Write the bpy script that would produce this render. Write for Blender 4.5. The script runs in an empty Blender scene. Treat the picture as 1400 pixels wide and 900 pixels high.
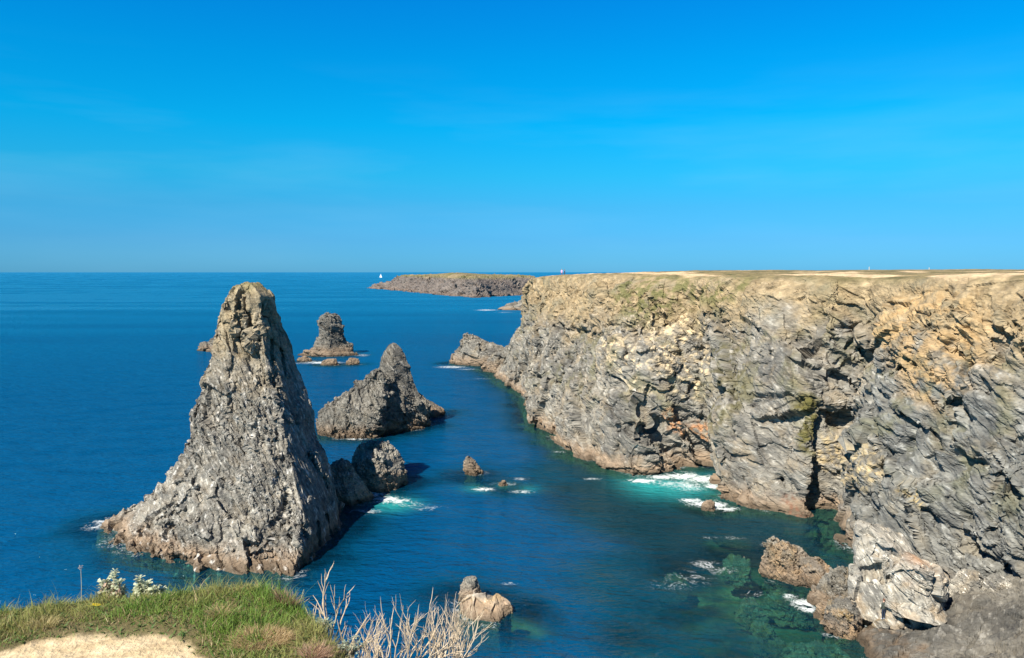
import bpy, math, random
import numpy as np
from mathutils import Vector, kdtree

random.seed(7)
rng = np.random.default_rng(11)
S = bpy.context.scene
R = math.radians
EYE = 30.0                  # eye height above the sea, metres
FPX = 1050.0                # focal length in pixels of the 1400 px wide photograph
PITCH = math.atan(78.0 / FPX)

# ------------------------------------------------------------------ camera
cam_d = bpy.data.cameras.new('camera')
cam = bpy.data.objects.new('camera', cam_d)
S.collection.objects.link(cam)
S.camera = cam
cam.location = (0, 0, EYE)
cam.rotation_euler = (R(90) - PITCH, 0, 0)
cam_d.sensor_width = 36.0
cam_d.lens = 36.0 * FPX / 1400.0
cam_d.clip_start = 0.05
cam_d.clip_end = 200000

# ------------------------------------------------------------------ light
SUN_EL, SUN_AZ = R(45), math.atan2(-0.62, -0.785)      # azimuth: x, y of the direction towards the sun
w = bpy.data.worlds.new('World')
S.world = w
w.use_nodes = True
nt = w.node_tree
nt.nodes.clear()
wo = nt.nodes.new('ShaderNodeOutputWorld')
bg = nt.nodes.new('ShaderNodeBackground')
sky = nt.nodes.new('ShaderNodeTexSky')
sky.sky_type = 'NISHITA'
sky.sun_disc = False
sky.sun_elevation = SUN_EL
sky.sun_rotation = SUN_AZ
sky.altitude = 0
sky.air_density = 1.0
sky.dust_density = 0.25
sky.ozone_density = 4.0
# colour grade of the sky by elevation (the photograph's deep polarised azure)
geo = nt.nodes.new('ShaderNodeTexCoord')
sep = nt.nodes.new('ShaderNodeSeparateXYZ')
nt.links.new(geo.outputs['Generated'], sep.inputs[0])
ramp = nt.nodes.new('ShaderNodeValToRGB')
GRADE = [(0.0, (.17, .66, 1.38)), (.04, (.17, .65, 1.24)), (.082, (.14, .74, 1.17)), (.122, (.075, .92, 1.24)), (.18, (.012, 1.07, 1.43)),
         (.255, (.003, 1.06, 1.55)), (.325, (.006, .98, 1.66)), (.6, (.05, .36, .75)), (1.0, (.06, .30, .60))]
while len(ramp.color_ramp.elements) < len(GRADE):
    ramp.color_ramp.elements.new(.5)
for e_, (p_, c_) in zip(ramp.color_ramp.elements, GRADE):
    e_.position = p_
for e_, (p_, c_) in zip(ramp.color_ramp.elements, GRADE):
    e_.color = tuple(v / 2 for v in c_) + (1,)
nt.links.new(sep.outputs['Z'], ramp.inputs[0])
hsv = nt.nodes.new('ShaderNodeMix')
hsv.data_type = 'RGBA'
hsv.blend_type = 'MULTIPLY'
hsv.inputs['Factor'].default_value = 1.0
bg.inputs['Strength'].default_value = 0.105 * 2 * 0.49
nt.links.new(sky.outputs[0], hsv.inputs[6])
nt.links.new(ramp.outputs[0], hsv.inputs[7])
# a faint high veil low in the sky
vm = nt.nodes.new('ShaderNodeMapping')
vm.inputs['Scale'].default_value = (2.2, 2.2, 16.0)
vm.inputs['Rotation'].default_value = (0.0, 0.10, 0.0)
nt.links.new(geo.outputs['Generated'], vm.inputs[0])
vn = nt.nodes.new('ShaderNodeTexNoise')
vn.inputs['Scale'].default_value = 1.3
vn.inputs['Detail'].default_value = 5.0
nt.links.new(vm.outputs[0], vn.inputs['Vector'])
vr = nt.nodes.new('ShaderNodeMapRange')
vr.inputs['From Min'].default_value = .45
vr.inputs['From Max'].default_value = .75
vr.inputs['To Max'].default_value = .16
nt.links.new(vn.outputs['Fac'], vr.inputs['Value'])
vb = nt.nodes.new('ShaderNodeValToRGB')
for e_, (p_, v_) in zip((vb.color_ramp.elements[0], vb.color_ramp.elements[1]), ((.03, .5), (.26, 0.0))):
    e_.position = p_
    e_.color = (v_, v_, v_, 1)
e_ = vb.color_ramp.elements.new(.12)
e_.color = (1, 1, 1, 1)
nt.links.new(sep.outputs['Z'], vb.inputs[0])
vp = nt.nodes.new('ShaderNodeMath')
vp.operation = 'MULTIPLY'
nt.links.new(vr.outputs[0], vp.inputs[0])
nt.links.new(vb.outputs[0], vp.inputs[1])
vx = nt.nodes.new('ShaderNodeMix')
vx.data_type = 'RGBA'
vx.inputs[7].default_value = (1.6, 3.2, 4.4, 1)
nt.links.new(vp.outputs[0], vx.inputs['Factor'])
nt.links.new(hsv.outputs[2], vx.inputs[6])
nt.links.new(vx.outputs[2], bg.inputs[0])
nt.links.new(bg.outputs[0], wo.inputs[0])

sun_d = bpy.data.lights.new('sun', 'SUN')
sun = bpy.data.objects.new('sun', sun_d)
S.collection.objects.link(sun)
sun_d.energy = 5.0
sun_d.angle = R(0.5)
sun_d.color = (1.0, 0.93, 0.80)
sdir = Vector((math.cos(SUN_EL) * -0.62, math.cos(SUN_EL) * -0.785, math.sin(SUN_EL))).normalized()
sun.rotation_euler = sdir.to_track_quat('Z', 'Y').to_euler()
sun.location = (-20, -40, 80)

S.view_settings.view_transform = 'Standard'
S.view_settings.look = 'None'
S.view_settings.exposure = 1.05
S.view_settings.gamma = 1.0
S.render.engine = 'CYCLES'
S.cycles.max_bounces = 6
S.cycles.sample_clamp_direct = 6.0
S.cycles.sample_clamp_indirect = 4.0
S.cycles.transparent_max_bounces = 12
S.cycles.use_denoising = True
try:
    S.cycles.denoiser = 'OPENIMAGEDENOISE'
except Exception:
    pass

# ------------------------------------------------------------------ pixel <-> world helpers (layout only)
CP, SP = math.cos(PITCH), math.sin(PITCH)
def ray(px, py):
    a, b = (px - 700.0) / FPX, (450.0 - py) / FPX
    return np.array([a, CP + SP * b, -SP + CP * b])
def at_y(px, py, D):
    d = ray(px, py)
    return np.array([0, 0, EYE]) + d * (D / d[1])
def at_z(px, py, z=0.0):
    d = ray(px, py)
    return np.array([0, 0, EYE]) + d * ((z - EYE) / d[2])
def proj(P):
    Q = P - np.array([0, 0, EYE])
    f = Q[..., 1] * CP - Q[..., 2] * SP
    u = Q[..., 1] * SP + Q[..., 2] * CP
    f = np.maximum(f, 0.01)
    return 700 + FPX * Q[..., 0] / f, 450 - FPX * u / f

# ------------------------------------------------------------------ numpy noise
_perm = np.random.default_rng(3).permutation(512).astype(np.int32)
_perm = np.concatenate([_perm, _perm])
_g = np.random.default_rng(4).normal(size=(512, 3)).astype(np.float32)
_g /= np.linalg.norm(_g, axis=1, keepdims=True)
_rnd = np.random.default_rng(5).random((512, 3)).astype(np.float32)
def _h(ix, iy, iz):
    return _perm[(_perm[(_perm[ix & 511] + iy) & 511] + iz) & 511]
def _perlin(p):
    f0 = np.floor(p)
    i = f0.astype(np.int32)
    f = (p - f0).astype(np.float32)
    u = f * f * f * (f * (f * 6 - 15) + 10)
    out = 0
    for dx in (0, 1):
        wx = u[:, 0] if dx else 1 - u[:, 0]
        for dy in (0, 1):
            wy = u[:, 1] if dy else 1 - u[:, 1]
            for dz in (0, 1):
                wz = u[:, 2] if dz else 1 - u[:, 2]
                g = _g[_h(i[:, 0] + dx, i[:, 1] + dy, i[:, 2] + dz)]
                out = out + wx * wy * wz * (g[:, 0] * (f[:, 0] - dx) + g[:, 1] * (f[:, 1] - dy) + g[:, 2] * (f[:, 2] - dz))
    return out * 1.7
def chunked(fn, p, n=120000):
    if len(p) <= n:
        return fn(p)
    r = [fn(p[k:k + n]) for k in range(0, len(p), n)]
    if isinstance(r[0], tuple):
        return tuple(np.concatenate([q[j] for q in r]) for j in range(len(r[0])))
    return np.concatenate(r)
def perlin(p):
    sh = p.shape[:-1]
    return chunked(_perlin, p.reshape(-1, 3)).reshape(sh)
def fbm(p, octv=4, gain=0.5, seed=0.0):
    a, s, out = 1.0, 0.0, 0
    q = p + seed
    for k in range(octv):
        out = out + a * perlin(q)
        s += a
        a *= gain
        q = q * 2.03 + 17.3
    return out / s
def ridged(p, octv=4, gain=0.5, seed=0.0):
    a, s, out = 1.0, 0.0, 0
    q = p + seed
    for k in range(octv):
        out = out + a * (1 - 2 * np.abs(perlin(q)))
        s += a
        a *= gain
        q = q * 2.1 + 9.7
    return out / s
def _cell(p):
    f0 = np.floor(p)
    i = f0.astype(np.int32)
    f = (p - f0).astype(np.float32)
    n = len(p)
    b1 = np.full(n, 9.0, np.float32)
    b2 = np.full(n, 9.0, np.float32)
    bid = np.zeros(n, np.int32)
    bd = np.zeros((n, 3), np.float32)
    for dx in (-1, 0, 1):
        for dy in (-1, 0, 1):
            for dz in (-1, 0, 1):
                hh = _h(i[:, 0] + dx, i[:, 1] + dy, i[:, 2] + dz)
                d = f - (_rnd[hh] * 0.9 + 0.05 + np.array([dx, dy, dz], np.float32))
                dd = (d * d).sum(1)
                m = dd < b1
                b2 = np.where(m, b1, np.minimum(b2, dd))
                b1 = np.where(m, dd, b1)
                bid = np.where(m, hh, bid)
                bd = np.where(m[:, None], d, bd)
    return np.sqrt(b1), np.sqrt(b2), bid, bd
def facet(p, size, seed=0.0, tilt=0.9, crack=0.0, cw=0.06, M=None):
    """chiselled blocks: every cell a tilted plane with its own offset"""
    sh = p.shape[:-1]
    q = p.reshape(-1, 3)
    if M is not None:
        q = q @ M
    q = q / np.asarray(size, float) + seed
    f1, f2, i, d = chunked(_cell, q)
    r = _rnd[(i * 7 + 3) & 511]
    t = (_rnd[(i * 13 + 101) & 511] - 0.5) * 2
    out = (r[:, 0] - 0.5) * 1.2 + tilt * (d * t).sum(1)
    if crack:
        out = out - crack * np.exp(-((f2 - f1) / cw) ** 2)
    return out.reshape(sh), r[:, 1].reshape(sh)
def strata(p, n, period, warp=0.5, wl=6.0, seed=0.0):
    """stepped ledges of a folded foliation, one step per layer"""
    n = np.asarray(n, float)
    n = n / np.linalg.norm(n)
    u = (p @ n) / period + warp * fbm(p / wl, 3, seed=seed) * wl / period
    k = np.floor(u)
    s = u - k
    hsh = _rnd[(k.astype(np.int64) * 31 + 11) & 511]
    up = np.where(s < 0.88, s / 0.88, (1 - s) / 0.12)
    return (up - 0.45) * (0.25 + hsh[..., 0]), hsh[..., 1]
def smooth(a, b, x):
    t = np.clip((x - a) / (b - a), 0, 1)
    return t * t * (3 - 2 * t)
def lerp(a, b, t):
    return a + (b - a) * np.asarray(t)[..., None]
def frame(n):
    n = np.asarray(n, float) / np.linalg.norm(n)
    a = np.cross(n, [0.31, 0.9, 0.2])
    a /= np.linalg.norm(a)
    return np.stack([a, np.cross(n, a), n], 1)

# ------------------------------------------------------------------ mesh helpers
def new_mesh(name, V, F, mats, col=None, attrs=None, smooth_shade=False, mat_idx=None):
    """V (n,3); F int array (m,k) with one k, or a list of such arrays"""
    Fs = F if isinstance(F, list) else [F]
    me = bpy.data.meshes.new(name)
    V = np.ascontiguousarray(V, np.float32)
    me.vertices.add(len(V))
    me.vertices.foreach_set('co', V.ravel())
    loops = np.concatenate([f.ravel() for f in Fs]).astype(np.int32)
    tot = np.concatenate([np.full(len(f), f.shape[1], np.int32) for f in Fs])
    st = np.concatenate([[0], np.cumsum(tot)[:-1]]).astype(np.int32)
    me.loops.add(len(loops))
    me.loops.foreach_set('vertex_index', loops)
    me.polygons.add(len(tot))
    me.polygons.foreach_set('loop_start', st)
    me.update(calc_edges=True)
    if col is not None:
        a = me.attributes.new('Col', 'FLOAT_COLOR', 'POINT')
        c = np.ones((len(V), 4), np.float32)
        c[:, :3] = np.clip(col, 0, 1)
        a.data.foreach_set('color', c.ravel())
    for k, v in (attrs or {}).items():
        a = me.attributes.new(k, 'FLOAT', 'POINT')
        a.data.foreach_set('value', np.ascontiguousarray(v, np.float32).ravel())
    for m in (mats if isinstance(mats, (list, tuple)) else [mats]):
        me.materials.append(m)
    if mat_idx is not None:
        me.polygons.foreach_set('material_index', np.ascontiguousarray(mat_idx, np.int32))
    me.polygons.foreach_set('use_smooth', np.full(len(tot), bool(smooth_shade)))
    return me
def link(name, me, parent=None, label=None, cat=None, group=None, kind=None, loc=None):
    o = bpy.data.objects.new(name, me)
    S.collection.objects.link(o)
    if parent is not None:
        o.parent = parent
    if loc is not None:
        o.location = loc
    for k, v in (('label', label), ('category', cat), ('group', group), ('kind', kind)):
        if v:
            o[k] = v
    return o
def grid_faces(nu, nv, closed=False):
    """vertices ordered [v][u]"""
    iu = np.arange(nu if closed else nu - 1)
    iv = np.arange(nv - 1)
    a, b = np.meshgrid(iu, iv)
    a, b = a.ravel(), b.ravel()
    a2 = (a + 1) % nu
    return np.stack([b * nu + a, b * nu + a2, (b + 1) * nu + a2, (b + 1) * nu + a], 1)
def grid_normals(P, closed):
    if closed:
        du = np.roll(P, -1, 1) - np.roll(P, 1, 1)
    else:
        du = np.gradient(P, axis=1)
    dv = np.gradient(P, axis=0)
    n = np.cross(du, dv)
    n /= np.maximum(np.linalg.norm(n, axis=-1, keepdims=True), 1e-9)
    return n
def cr(C, t, axis, closed, lin=0.45):
    """Catmull-Rom / linear blend of control grid C along axis at parameters t"""
    C = np.moveaxis(C, axis, 0)
    n = len(C)
    i = np.floor(t).astype(int)
    if not closed:
        i = np.clip(i, 0, n - 2)
    f = (t - i).reshape((-1,) + (1,) * (C.ndim - 1))
    ix = (lambda k: k % n) if closed else (lambda k: np.clip(k, 0, n - 1))
    p0, p1, p2, p3 = C[ix(i - 1)], C[ix(i)], C[ix(i + 1)], C[ix(i + 2)]
    q = 0.5 * (2 * p1 + (p2 - p0) * f + (2 * p0 - 5 * p1 + 4 * p2 - p3) * f ** 2 + (3 * p1 - p0 - 3 * p2 + p3) * f ** 3)
    l = p1 + (p2 - p1) * f
    return np.moveaxis(q * (1 - lin) + l * lin, 0, axis)

SHORE = []          # waterline points of every rock, for the shallows round them
def note_shore(V):
    m = np.abs(V[:, 2]) < 0.35
    q = V[m][:, :2]
    if len(q):
        SHORE.append(q[:: max(1, len(q) // 1500)])

# ------------------------------------------------------------------ materials
def nodes(m):
    m.use_nodes = True
    t = m.node_tree
    t.nodes.clear()
    return t, (lambda typ, **kw: _mk(t, typ, kw)), t.links.new
def _mk(t, typ, kw):
    n = t.nodes.new('ShaderNode' + typ)
    for k, v in kw.items():
        if k in n.inputs:
            n.inputs[k].default_value = v
        else:
            setattr(n, k, v)
    return n
def rock_material(name, sc=1.0, bump=0.5, rough=0.9, contrast=0.45, dist=0.25):
    m = bpy.data.materials.new(name)
    t, N, L = nodes(m)
    out = N('OutputMaterial')
    b = N('BsdfPrincipled', Roughness=rough)
    b.inputs['Specular IOR Level'].default_value = 0.25
    at = N('Attribute', attribute_name='Col')
    tc = N('TexCoord')
    mp = N('Mapping')
    mp.inputs['Rotation'].default_value = (0.35, 0.5, 0.3)
    mp.inputs['Scale'].default_value = (1.0, 0.7, 2.2)
    L(tc.outputs['Object'], mp.inputs[0])
    n1 = N('TexNoise', Scale=1.1 * sc, Detail=9.0, Roughness=0.68)
    n1.inputs['Distortion'].default_value = 0.6
    L(mp.outputs[0], n1.inputs['Vector'])
    v1 = N('TexVoronoi', Scale=1.6 * sc, feature='F1')
    v1.inputs['Detail'].default_value = 2.0
    L(mp.outputs[0], v1.inputs['Vector'])
    mr = N('MapRange')
    mr.inputs['From Min'].default_value = 0.28
    mr.inputs['From Max'].default_value = 0.72
    mr.inputs['To Min'].default_value = 1 - contrast
    mr.inputs['To Max'].default_value = 1 + contrast
    L(n1.outputs['Fac'], mr.inputs['Value'])
    mul = N('VectorMath', operation='SCALE')
    L(at.outputs['Color'], mul.inputs[0])
    L(mr.outputs[0], mul.inputs['Scale'])
    L(mul.outputs[0], b.inputs['Base Color'])
    add = N('Math', operation='MULTIPLY_ADD')
    add.inputs[1].default_value = 0.35
    L(v1.outputs['Distance'], add.inputs[0])
    L(n1.outputs['Fac'], add.inputs[2])
    bp = N('Bump', Strength=bump, Distance=dist)
    L(add.outputs[0], bp.inputs['Height'])
    L(bp.outputs[0], b.inputs['Normal'])
    L(b.outputs[0], out.inputs[0])
    return m
def leaf_material(name, rough=0.6, trans=0.35, attr='Col'):
    m = bpy.data.materials.new(name)
    t, N, L = nodes(m)
    out = N('OutputMaterial')
    at = N('Attribute', attribute_name=attr)
    b = N('BsdfPrincipled', Roughness=rough)
    b.inputs['Specular IOR Level'].default_value = 0.3
    tr = N('BsdfTranslucent')
    mx = N('MixShader', Fac=trans)
    mx.inputs[0].default_value = trans
    L(at.outputs['Color'], b.inputs['Base Color'])
    L(at.outputs['Color'], tr.inputs[0])
    L(b.outputs[0], mx.inputs[1])
    L(tr.outputs[0], mx.inputs[2])
    L(mx.outputs[0], out.inputs[0])
    return m
def plain_material(name, color, rough=0.7, noise=0.15, scale=6.0):
    m = bpy.data.materials.new(name)
    t, N, L = nodes(m)
    out = N('OutputMaterial')
    b = N('BsdfPrincipled', Roughness=rough)
    tc = N('TexCoord')
    n = N('TexNoise', Scale=scale, Detail=4.0)
    L(tc.outputs['Object'], n.inputs['Vector'])
    rp = N('ValToRGB')
    rp.color_ramp.elements[0].color = tuple(c * (1 - noise) for c in color) + (1,)
    rp.color_ramp.elements[1].color = tuple(min(1, c * (1 + noise)) for c in color) + (1,)
    L(n.outputs['Fac'], rp.inputs[0])
    L(rp.outputs[0], b.inputs['Base Color'])
    L(b.outputs[0], out.inputs[0])
    return m

M_CLIFF = rock_material('cliff_rock', 0.9, 0.6, contrast=0.42)
M_STACK = rock_material('stack_rock', 1.0, 0.8, contrast=0.45)
M_FAR = rock_material('distant_rock', 0.12, 0.6, contrast=0.35, dist=1.5)
M_BOULDER = rock_material('boulder_rock', 1.1, 0.6, contrast=0.35, dist=0.18)

# ------------------------------------------------------------------ rock colouring (albedo only)
def C3(*c):
    return np.array(c, float)
def rock_color(P, seed=0.0, n=(0.2, -0.42, 0.9), tide=2.6, warm=0.25, pale=0.3, scale=1.0, tone=1.0):
    a = fbm(P / (7.0 * scale), 4, seed=seed) * 0.5 + 0.5
    n = np.asarray(n, float) / np.linalg.norm(n)
    Mf = frame(n)
    q = (P @ Mf) / np.array([5.0, 5.0, 0.9]) / scale
    s = fbm(q, 4, 0.6, seed=seed + 3) * 0.5 + 0.5
    col = lerp(C3(.092, .089, .081), C3(.248, .231, .196), smooth(0.28, 0.72, 0.5 * a + 0.5 * s))
    wv = fbm(P / (3.6 * scale), 4, 0.6, seed=seed + 20)
    col = lerp(col, C3(.25, .185, .105), warm * 1.9 * smooth(-0.05, 0.4, wv))
    q2 = (P @ Mf) / np.array([1.6, 1.6, 0.30]) / scale
    f = fbm(q2, 4, 0.65, seed=seed + 40)
    col = lerp(col, C3(.46, .435, .385), pale * 2.0 * smooth(0.16, 0.42, f))
    col = lerp(col, C3(.062, .060, .058), 0.85 * smooth(0.12, 0.40, -f))
    # tide band
    z = P[..., 2] + 0.9 * fbm(P / 2.2, 3, seed=seed + 60)
    t = (1 - smooth(tide * 0.35, tide * 1.3, z)) if tide > 0 else 0.0 * z
    tw = fbm(P / 1.1, 3, seed=seed + 77) * 0.5 + 0.5
    col = lerp(col, lerp(C3(.15, .105, .070), C3(.32, .235, .16), tw), 0.88 * t)
    wet = 1 - smooth(0.25, 1.0, P[..., 2] + 0.35 * fbm(P / 1.5, 2, seed=seed))
    if tide > -5:
        col = lerp(col, C3(.065, .048, .032), 0.75 * wet)
    under = smooth(0.2, -2.5, P[..., 2])
    col = lerp(col, C3(.16, .17, .10), 0.7 * under)
    return col * tone

# ------------------------------------------------------------------ lofted rocks
def displace(P, closed, amps, n, seed=0.0, mask=1.0, scale=1.0):
    """amps: dict lump, block, ledge, block2, folia, ledge2, chip, grit (metres); rough and calm patches alternate"""
    M = frame(n)
    k = scale
    FM = (lambda X, a, b: (X @ M) / (np.array([a, a, b]) * k))
    rough = .30 + 1.0 * smooth(-.32, .38, fbm(P / (8.5 * k), 3, seed=seed + 71))
    def push(P, Nn, d):
        return P + Nn * ((d - d.mean()) * mask)[..., None]
    Nn = grid_normals(P, closed)
    d = amps.get('lump', 0) * fbm(P / (11 * k), 3, seed=seed)
    if amps.get('block'):
        b, _ = facet(P, np.array([7.0, 5.5, 2.6]) * k, seed + 1.7, 1.2, 0.12, 0.05, M)
        d = d + amps['block'] * b
    P = push(P, Nn, d)
    Nn = grid_normals(P, closed)
    d = np.zeros(P.shape[:2])
    if amps.get('ledge'):
        s, _ = strata(P, n, 2.3 * k, 0.6, 7.0 * k, seed)
        g = smooth(-0.25, 0.45, fbm(P / (6 * k), 2, seed=seed + 9))
        d = d + amps['ledge'] * s * (0.2 + 1.2 * g)
    if amps.get('block2'):
        b, _ = facet(P, np.array([2.6, 2.1, 0.9]) * k, seed + 4.1, 1.2, 0.15, 0.06, M)
        d = d + amps['block2'] * b * rough
    if amps.get('folia'):
        d = d + amps['folia'] * ridged(FM(P, 5.0, 1.1), 4, 0.55, seed=seed + 14) * (.55 + .45 * rough)
    P = push(P, Nn, d)
    Nn = grid_normals(P, closed)
    d = np.zeros(P.shape[:2])
    if amps.get('ledge2'):
        s, _ = strata(P, n, 0.62 * k, 0.3, 2.5 * k, seed + 2)
        d = d + amps['ledge2'] * s * rough
    if amps.get('chip'):
        b, _ = facet(P, np.array([1.1, 0.9, 0.34]) * k, seed + 8.3, 1.1, 0.2, 0.08, M)
        d = d + amps['chip'] * b * rough
    if amps.get('grit'):
        d = d + amps['grit'] * ridged(P / (1.5 * k), 4, 0.6, seed=seed + 30) * rough
    return push(P, Nn, d)

def closed_loft(rows, nu, nv, lin=0.45, lin_u=None, cap=.3):
    """rows: list of (k,3) rings from the bottom up -> (nv,nu,3); last ring is capped to a point"""
    C = np.array(rows, float)
    top = C[-1]
    c = top.mean(0)
    caps = [c + (top - c) * 0.55 + np.array([0, 0, cap * .8]), c + (top - c) * 0.02 + np.array([0, 0, cap * 1.15])]
    C = np.concatenate([C, np.array(caps)], 0)
    k = C.shape[1]
    # even spacing round the widest ring
    ring = C[1]
    seg = np.linalg.norm(np.roll(ring, -1, 0) - ring, axis=1) + np.linalg.norm(np.roll(C[-4], -1, 0) - C[-4], axis=1)
    cum = np.concatenate([[0], np.cumsum(seg)])
    tu = np.interp(np.linspace(0, cum[-1], nu, endpoint=False), cum, np.arange(k + 1))
    mid = C.mean(1)
    segv = np.linalg.norm(np.diff(C, axis=0), axis=2).mean(1) + 0.05
    cv = np.concatenate([[0], np.cumsum(segv)])
    tv = np.interp(np.linspace(0, cv[-1], nv), cv, np.arange(len(C)))
    A = cr(C, tu, 1, True, lin if lin_u is None else lin_u)
    return cr(A, tv, 0, False, lin)

def px_ring(py, l, r, D, th, skew=0.0, arete=0.72):
    """six-sided ring between the silhouette pixels l and r at depth D; th = thickness / width"""
    a, b = at_y(l, py, D), at_y(r, py, D)
    z = 0.5 * (a[2] + b[2])
    wd = b[0] - a[0]
    t = th if th > 1.5 else th * wd
    x = lambda f: a[0] + wd * f
    return np.array([[x(0), D, z], [x(.3), D - .42 * t, z], [x(arete), D - .5 * t, z],
                     [x(1), D + skew * t, z], [x(.68), D + .5 * t, z], [x(.25), D + .45 * t, z]])
def ccw(rows):
    return rows

def px_stack(levels, D, th, nu, nv, skew=0.1, arete=0.72, lin=0.45, zbot=-4.0, cap=.3):
    rows = [px_ring(py, l, r, D + (e[0] if e else 0), (e[1] if len(e) > 1 else th), skew, arete) for py, l, r, *e in levels]
    base = rows[0].copy()
    c = base.mean(0)
    under = c + (base - c) * 1.25
    under[:, 2] = zbot
    return closed_loft([under] + rows, nu, nv, lin, None, cap)

def finish_rock(name, parts, mat, label, cat, colkw, group=None, kind=None, extra=None):
    """parts: list of (P grid, closed) or (V, F)"""
    Vs, Fs, off = [], [], 0
    for p in parts:
        if p[0].ndim == 3:
            P, cl = p
            V = P.reshape(-1, 3)
            F = grid_faces(P.shape[1], P.shape[0], cl)
        else:
            V, F = p
        Vs.append(V)
        Fs.append(F + off)
        off += len(V)
    V = np.concatenate(Vs)
    note_shore(V)
    col = rock_color(V, **colkw)
    if extra is not None:
        col = extra(V, col)
    col = col * .88
    org = np.array([V[:, 0].mean(), V[:, 1].mean(), 0.0])
    ks = sorted(set(f.shape[1] for f in Fs))
    me = new_mesh(name, V - org, [np.concatenate([f for f in Fs if f.shape[1] == k]) for k in ks], mat, col)
    return link(name, me, None, label, cat, group, kind, org)

def carve(P, Nn, path, width, depth):
    """push the surface inwards along a 3D polyline"""
    path = np.array(path)
    lo, hi = path.min(0) - 3 * width, path.max(0) + 3 * width
    sh = P.shape
    V = P.reshape(-1, 3)
    idx = np.where(((V > lo) & (V < hi)).all(1))[0]
    if not len(idx):
        return P
    q = V[idx]
    best = np.full(len(q), 1e9)
    tt = np.zeros(len(q))
    ns = len(path) - 1
    for k in range(ns):
        a, b = path[k], path[k + 1]
        ab = b - a
        t = np.clip(((q - a) @ ab) / max(ab @ ab, 1e-9), 0, 1)
        dd = np.linalg.norm(q - (a + t[:, None] * ab), axis=1)
        m = dd < best
        best[m] = dd[m]
        tt[m] = (k + t[m]) / ns
    ends = np.minimum(1, np.minimum(tt + 0.12, 1.12 - tt) / 0.3)
    wob = 1 + 0.5 * fbm(q / (width * 2.5), 2)
    amt = depth * ends * np.exp(-(best / (width * wob)) ** 2)
    V = V.copy()
    V[idx] -= Nn.reshape(-1, 3)[idx] * amt[:, None]
    return V.reshape(sh)

# ------------------------------------------------------------------ the headland cliff (one lofted sheet: toe, face, brow, plateau)
cols = [  # base x, y   crest x, y, z    share of the setback reached at z = 8, 17, 24
    (52, 20, 68, 18, 30.0, .15, .42, .72),
    (46, 44, 60, 41, 30.2, .15, .42, .72),
    (42.2, 62, 55, 60, 29.6, .15, .40, .66),
    (39.8, 74, 52.5, 76, 29.4, .15, .38, .64),
    (37.2, 83, 49.5, 88, 29.2, .12, .36, .66),
    (38.6, 89, 49.2, 95, 29.1, .15, .40, .69),
    (41.0, 95.3, 47.6, 102.5, 29.0, .20, .46, .74),
    (36.0, 92.2, 44.2, 104.5, 29.0, .12, .33, .66),
    (33.0, 94.8, 41.5, 110, 29.0, .13, .38, .70),
    (30.0, 96.8, 38.0, 116, 29.0, .14, .40, .70),
    (27.0, 99.8, 33.6, 124, 29.0, .14, .42, .72),
    (30.5, 113, 31.5, 131, 28.9, .22, .52, .78),
    (26.0, 114, 28.2, 136, 29.0, .14, .40, .70),
    (17.5, 111, 24.5, 141, 29.2, .12, .36, .68),
    (11.0, 123.5, 18.6, 152, 29.3, .14, .38, .68),
    (7.2, 137, 13.4, 166, 29.2, .14, .38, .70),
    (3.0, 152, 9.0, 178, 28.9, .16, .42, .72),
    (4.6, 166, 6.2, 188, 28.5, .22, .5, .76),
    (3.6, 181, 4.2, 197, 27.9, .3, .62, .84),
    (-3.2, 211, 5.0, 207, 27.7, .42, .80, .95),
    (-7.5, 236, 9.5, 224, 27.8, .42, .78, .94),
    (4, 268, 20, 250, 28.0, .4, .7, .9),
    (32, 300, 42, 285, 28.4, .4, .7, .9),
    (90, 330, 100, 320, 29, .4, .7, .9),
]
rows = [[] for _ in range(10)]
for (bx, by, tx, ty, tz, w8, w17, w24) in cols:
    b, t = np.array([bx, by]), np.array([tx, ty])
    o = (t - b) / np.linalg.norm(t - b)
    def put(r, p, z):
        rows[r].append([p[0], p[1], z])
    put(0, b - o * 2.2, -5.0)
    put(1, b, 0.0)
    put(2, b + (t - b) * w8, 8.0)
    put(3, b + (t - b) * w17, 17.0)
    put(4, b + (t - b) * w24, 24.0)
    put(5, t, tz)
    inl = np.array([1.0, 0.12])
    hold = 0.55 if ty > 160 else 1.0
    put(6, t + inl * 5, tz + 0.45 * hold)
    put(7, t + inl * 18, tz + 0.9 * hold)
    put(8, t + inl * 70, 30.35 if ty < 160 else 29.6)
    put(9, t + inl * 420, 31.6)
C = np.array(rows, float)
# along-shore sampling: even in the angle seen from the look-out, plus a floor in metres
bx = C[2]
seg = np.linalg.norm(np.diff(bx[:, :2], axis=0), axis=1)
mid = np.linalg.norm(0.5 * (bx[1:, :2] + bx[:-1, :2]), axis=1)
dens = seg / (mid + 25)
dens[0] *= 0.35
dens[-3:] *= 0.35
cum = np.concatenate([[0], np.cumsum(dens)])
NU = 1750
tu = np.interp(np.linspace(0, cum[-1], NU), cum, np.arange(len(cols)))
tv = np.concatenate([np.linspace(0, 1, 22, endpoint=False), np.linspace(1, 2, 115, endpoint=False), np.linspace(2, 3, 125, endpoint=False),
                     np.linspace(3, 4, 105, endpoint=False), np.linspace(4, 5, 85, endpoint=False), np.linspace(5, 6, 50, endpoint=False),
                     np.linspace(6, 7, 36, endpoint=False), np.linspace(7, 8, 40, endpoint=False), np.linspace(8, 9, 26)])
P = cr(cr(C, tu, 1, False, 0.4), tv, 0, False, 0.5)
NV = len(tv)
face = smooth(5.15, 4.25, tv)[:, None] * np.ones((1, NU))           # 1 on the face, 0 on the plateau
P0 = P.copy()
N0 = grid_normals(P, False)
if N0[NV // 3, NU // 2, 0] > 0:
    flip = True
else:
    flip = False
PX, PY = proj(P0)
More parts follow.
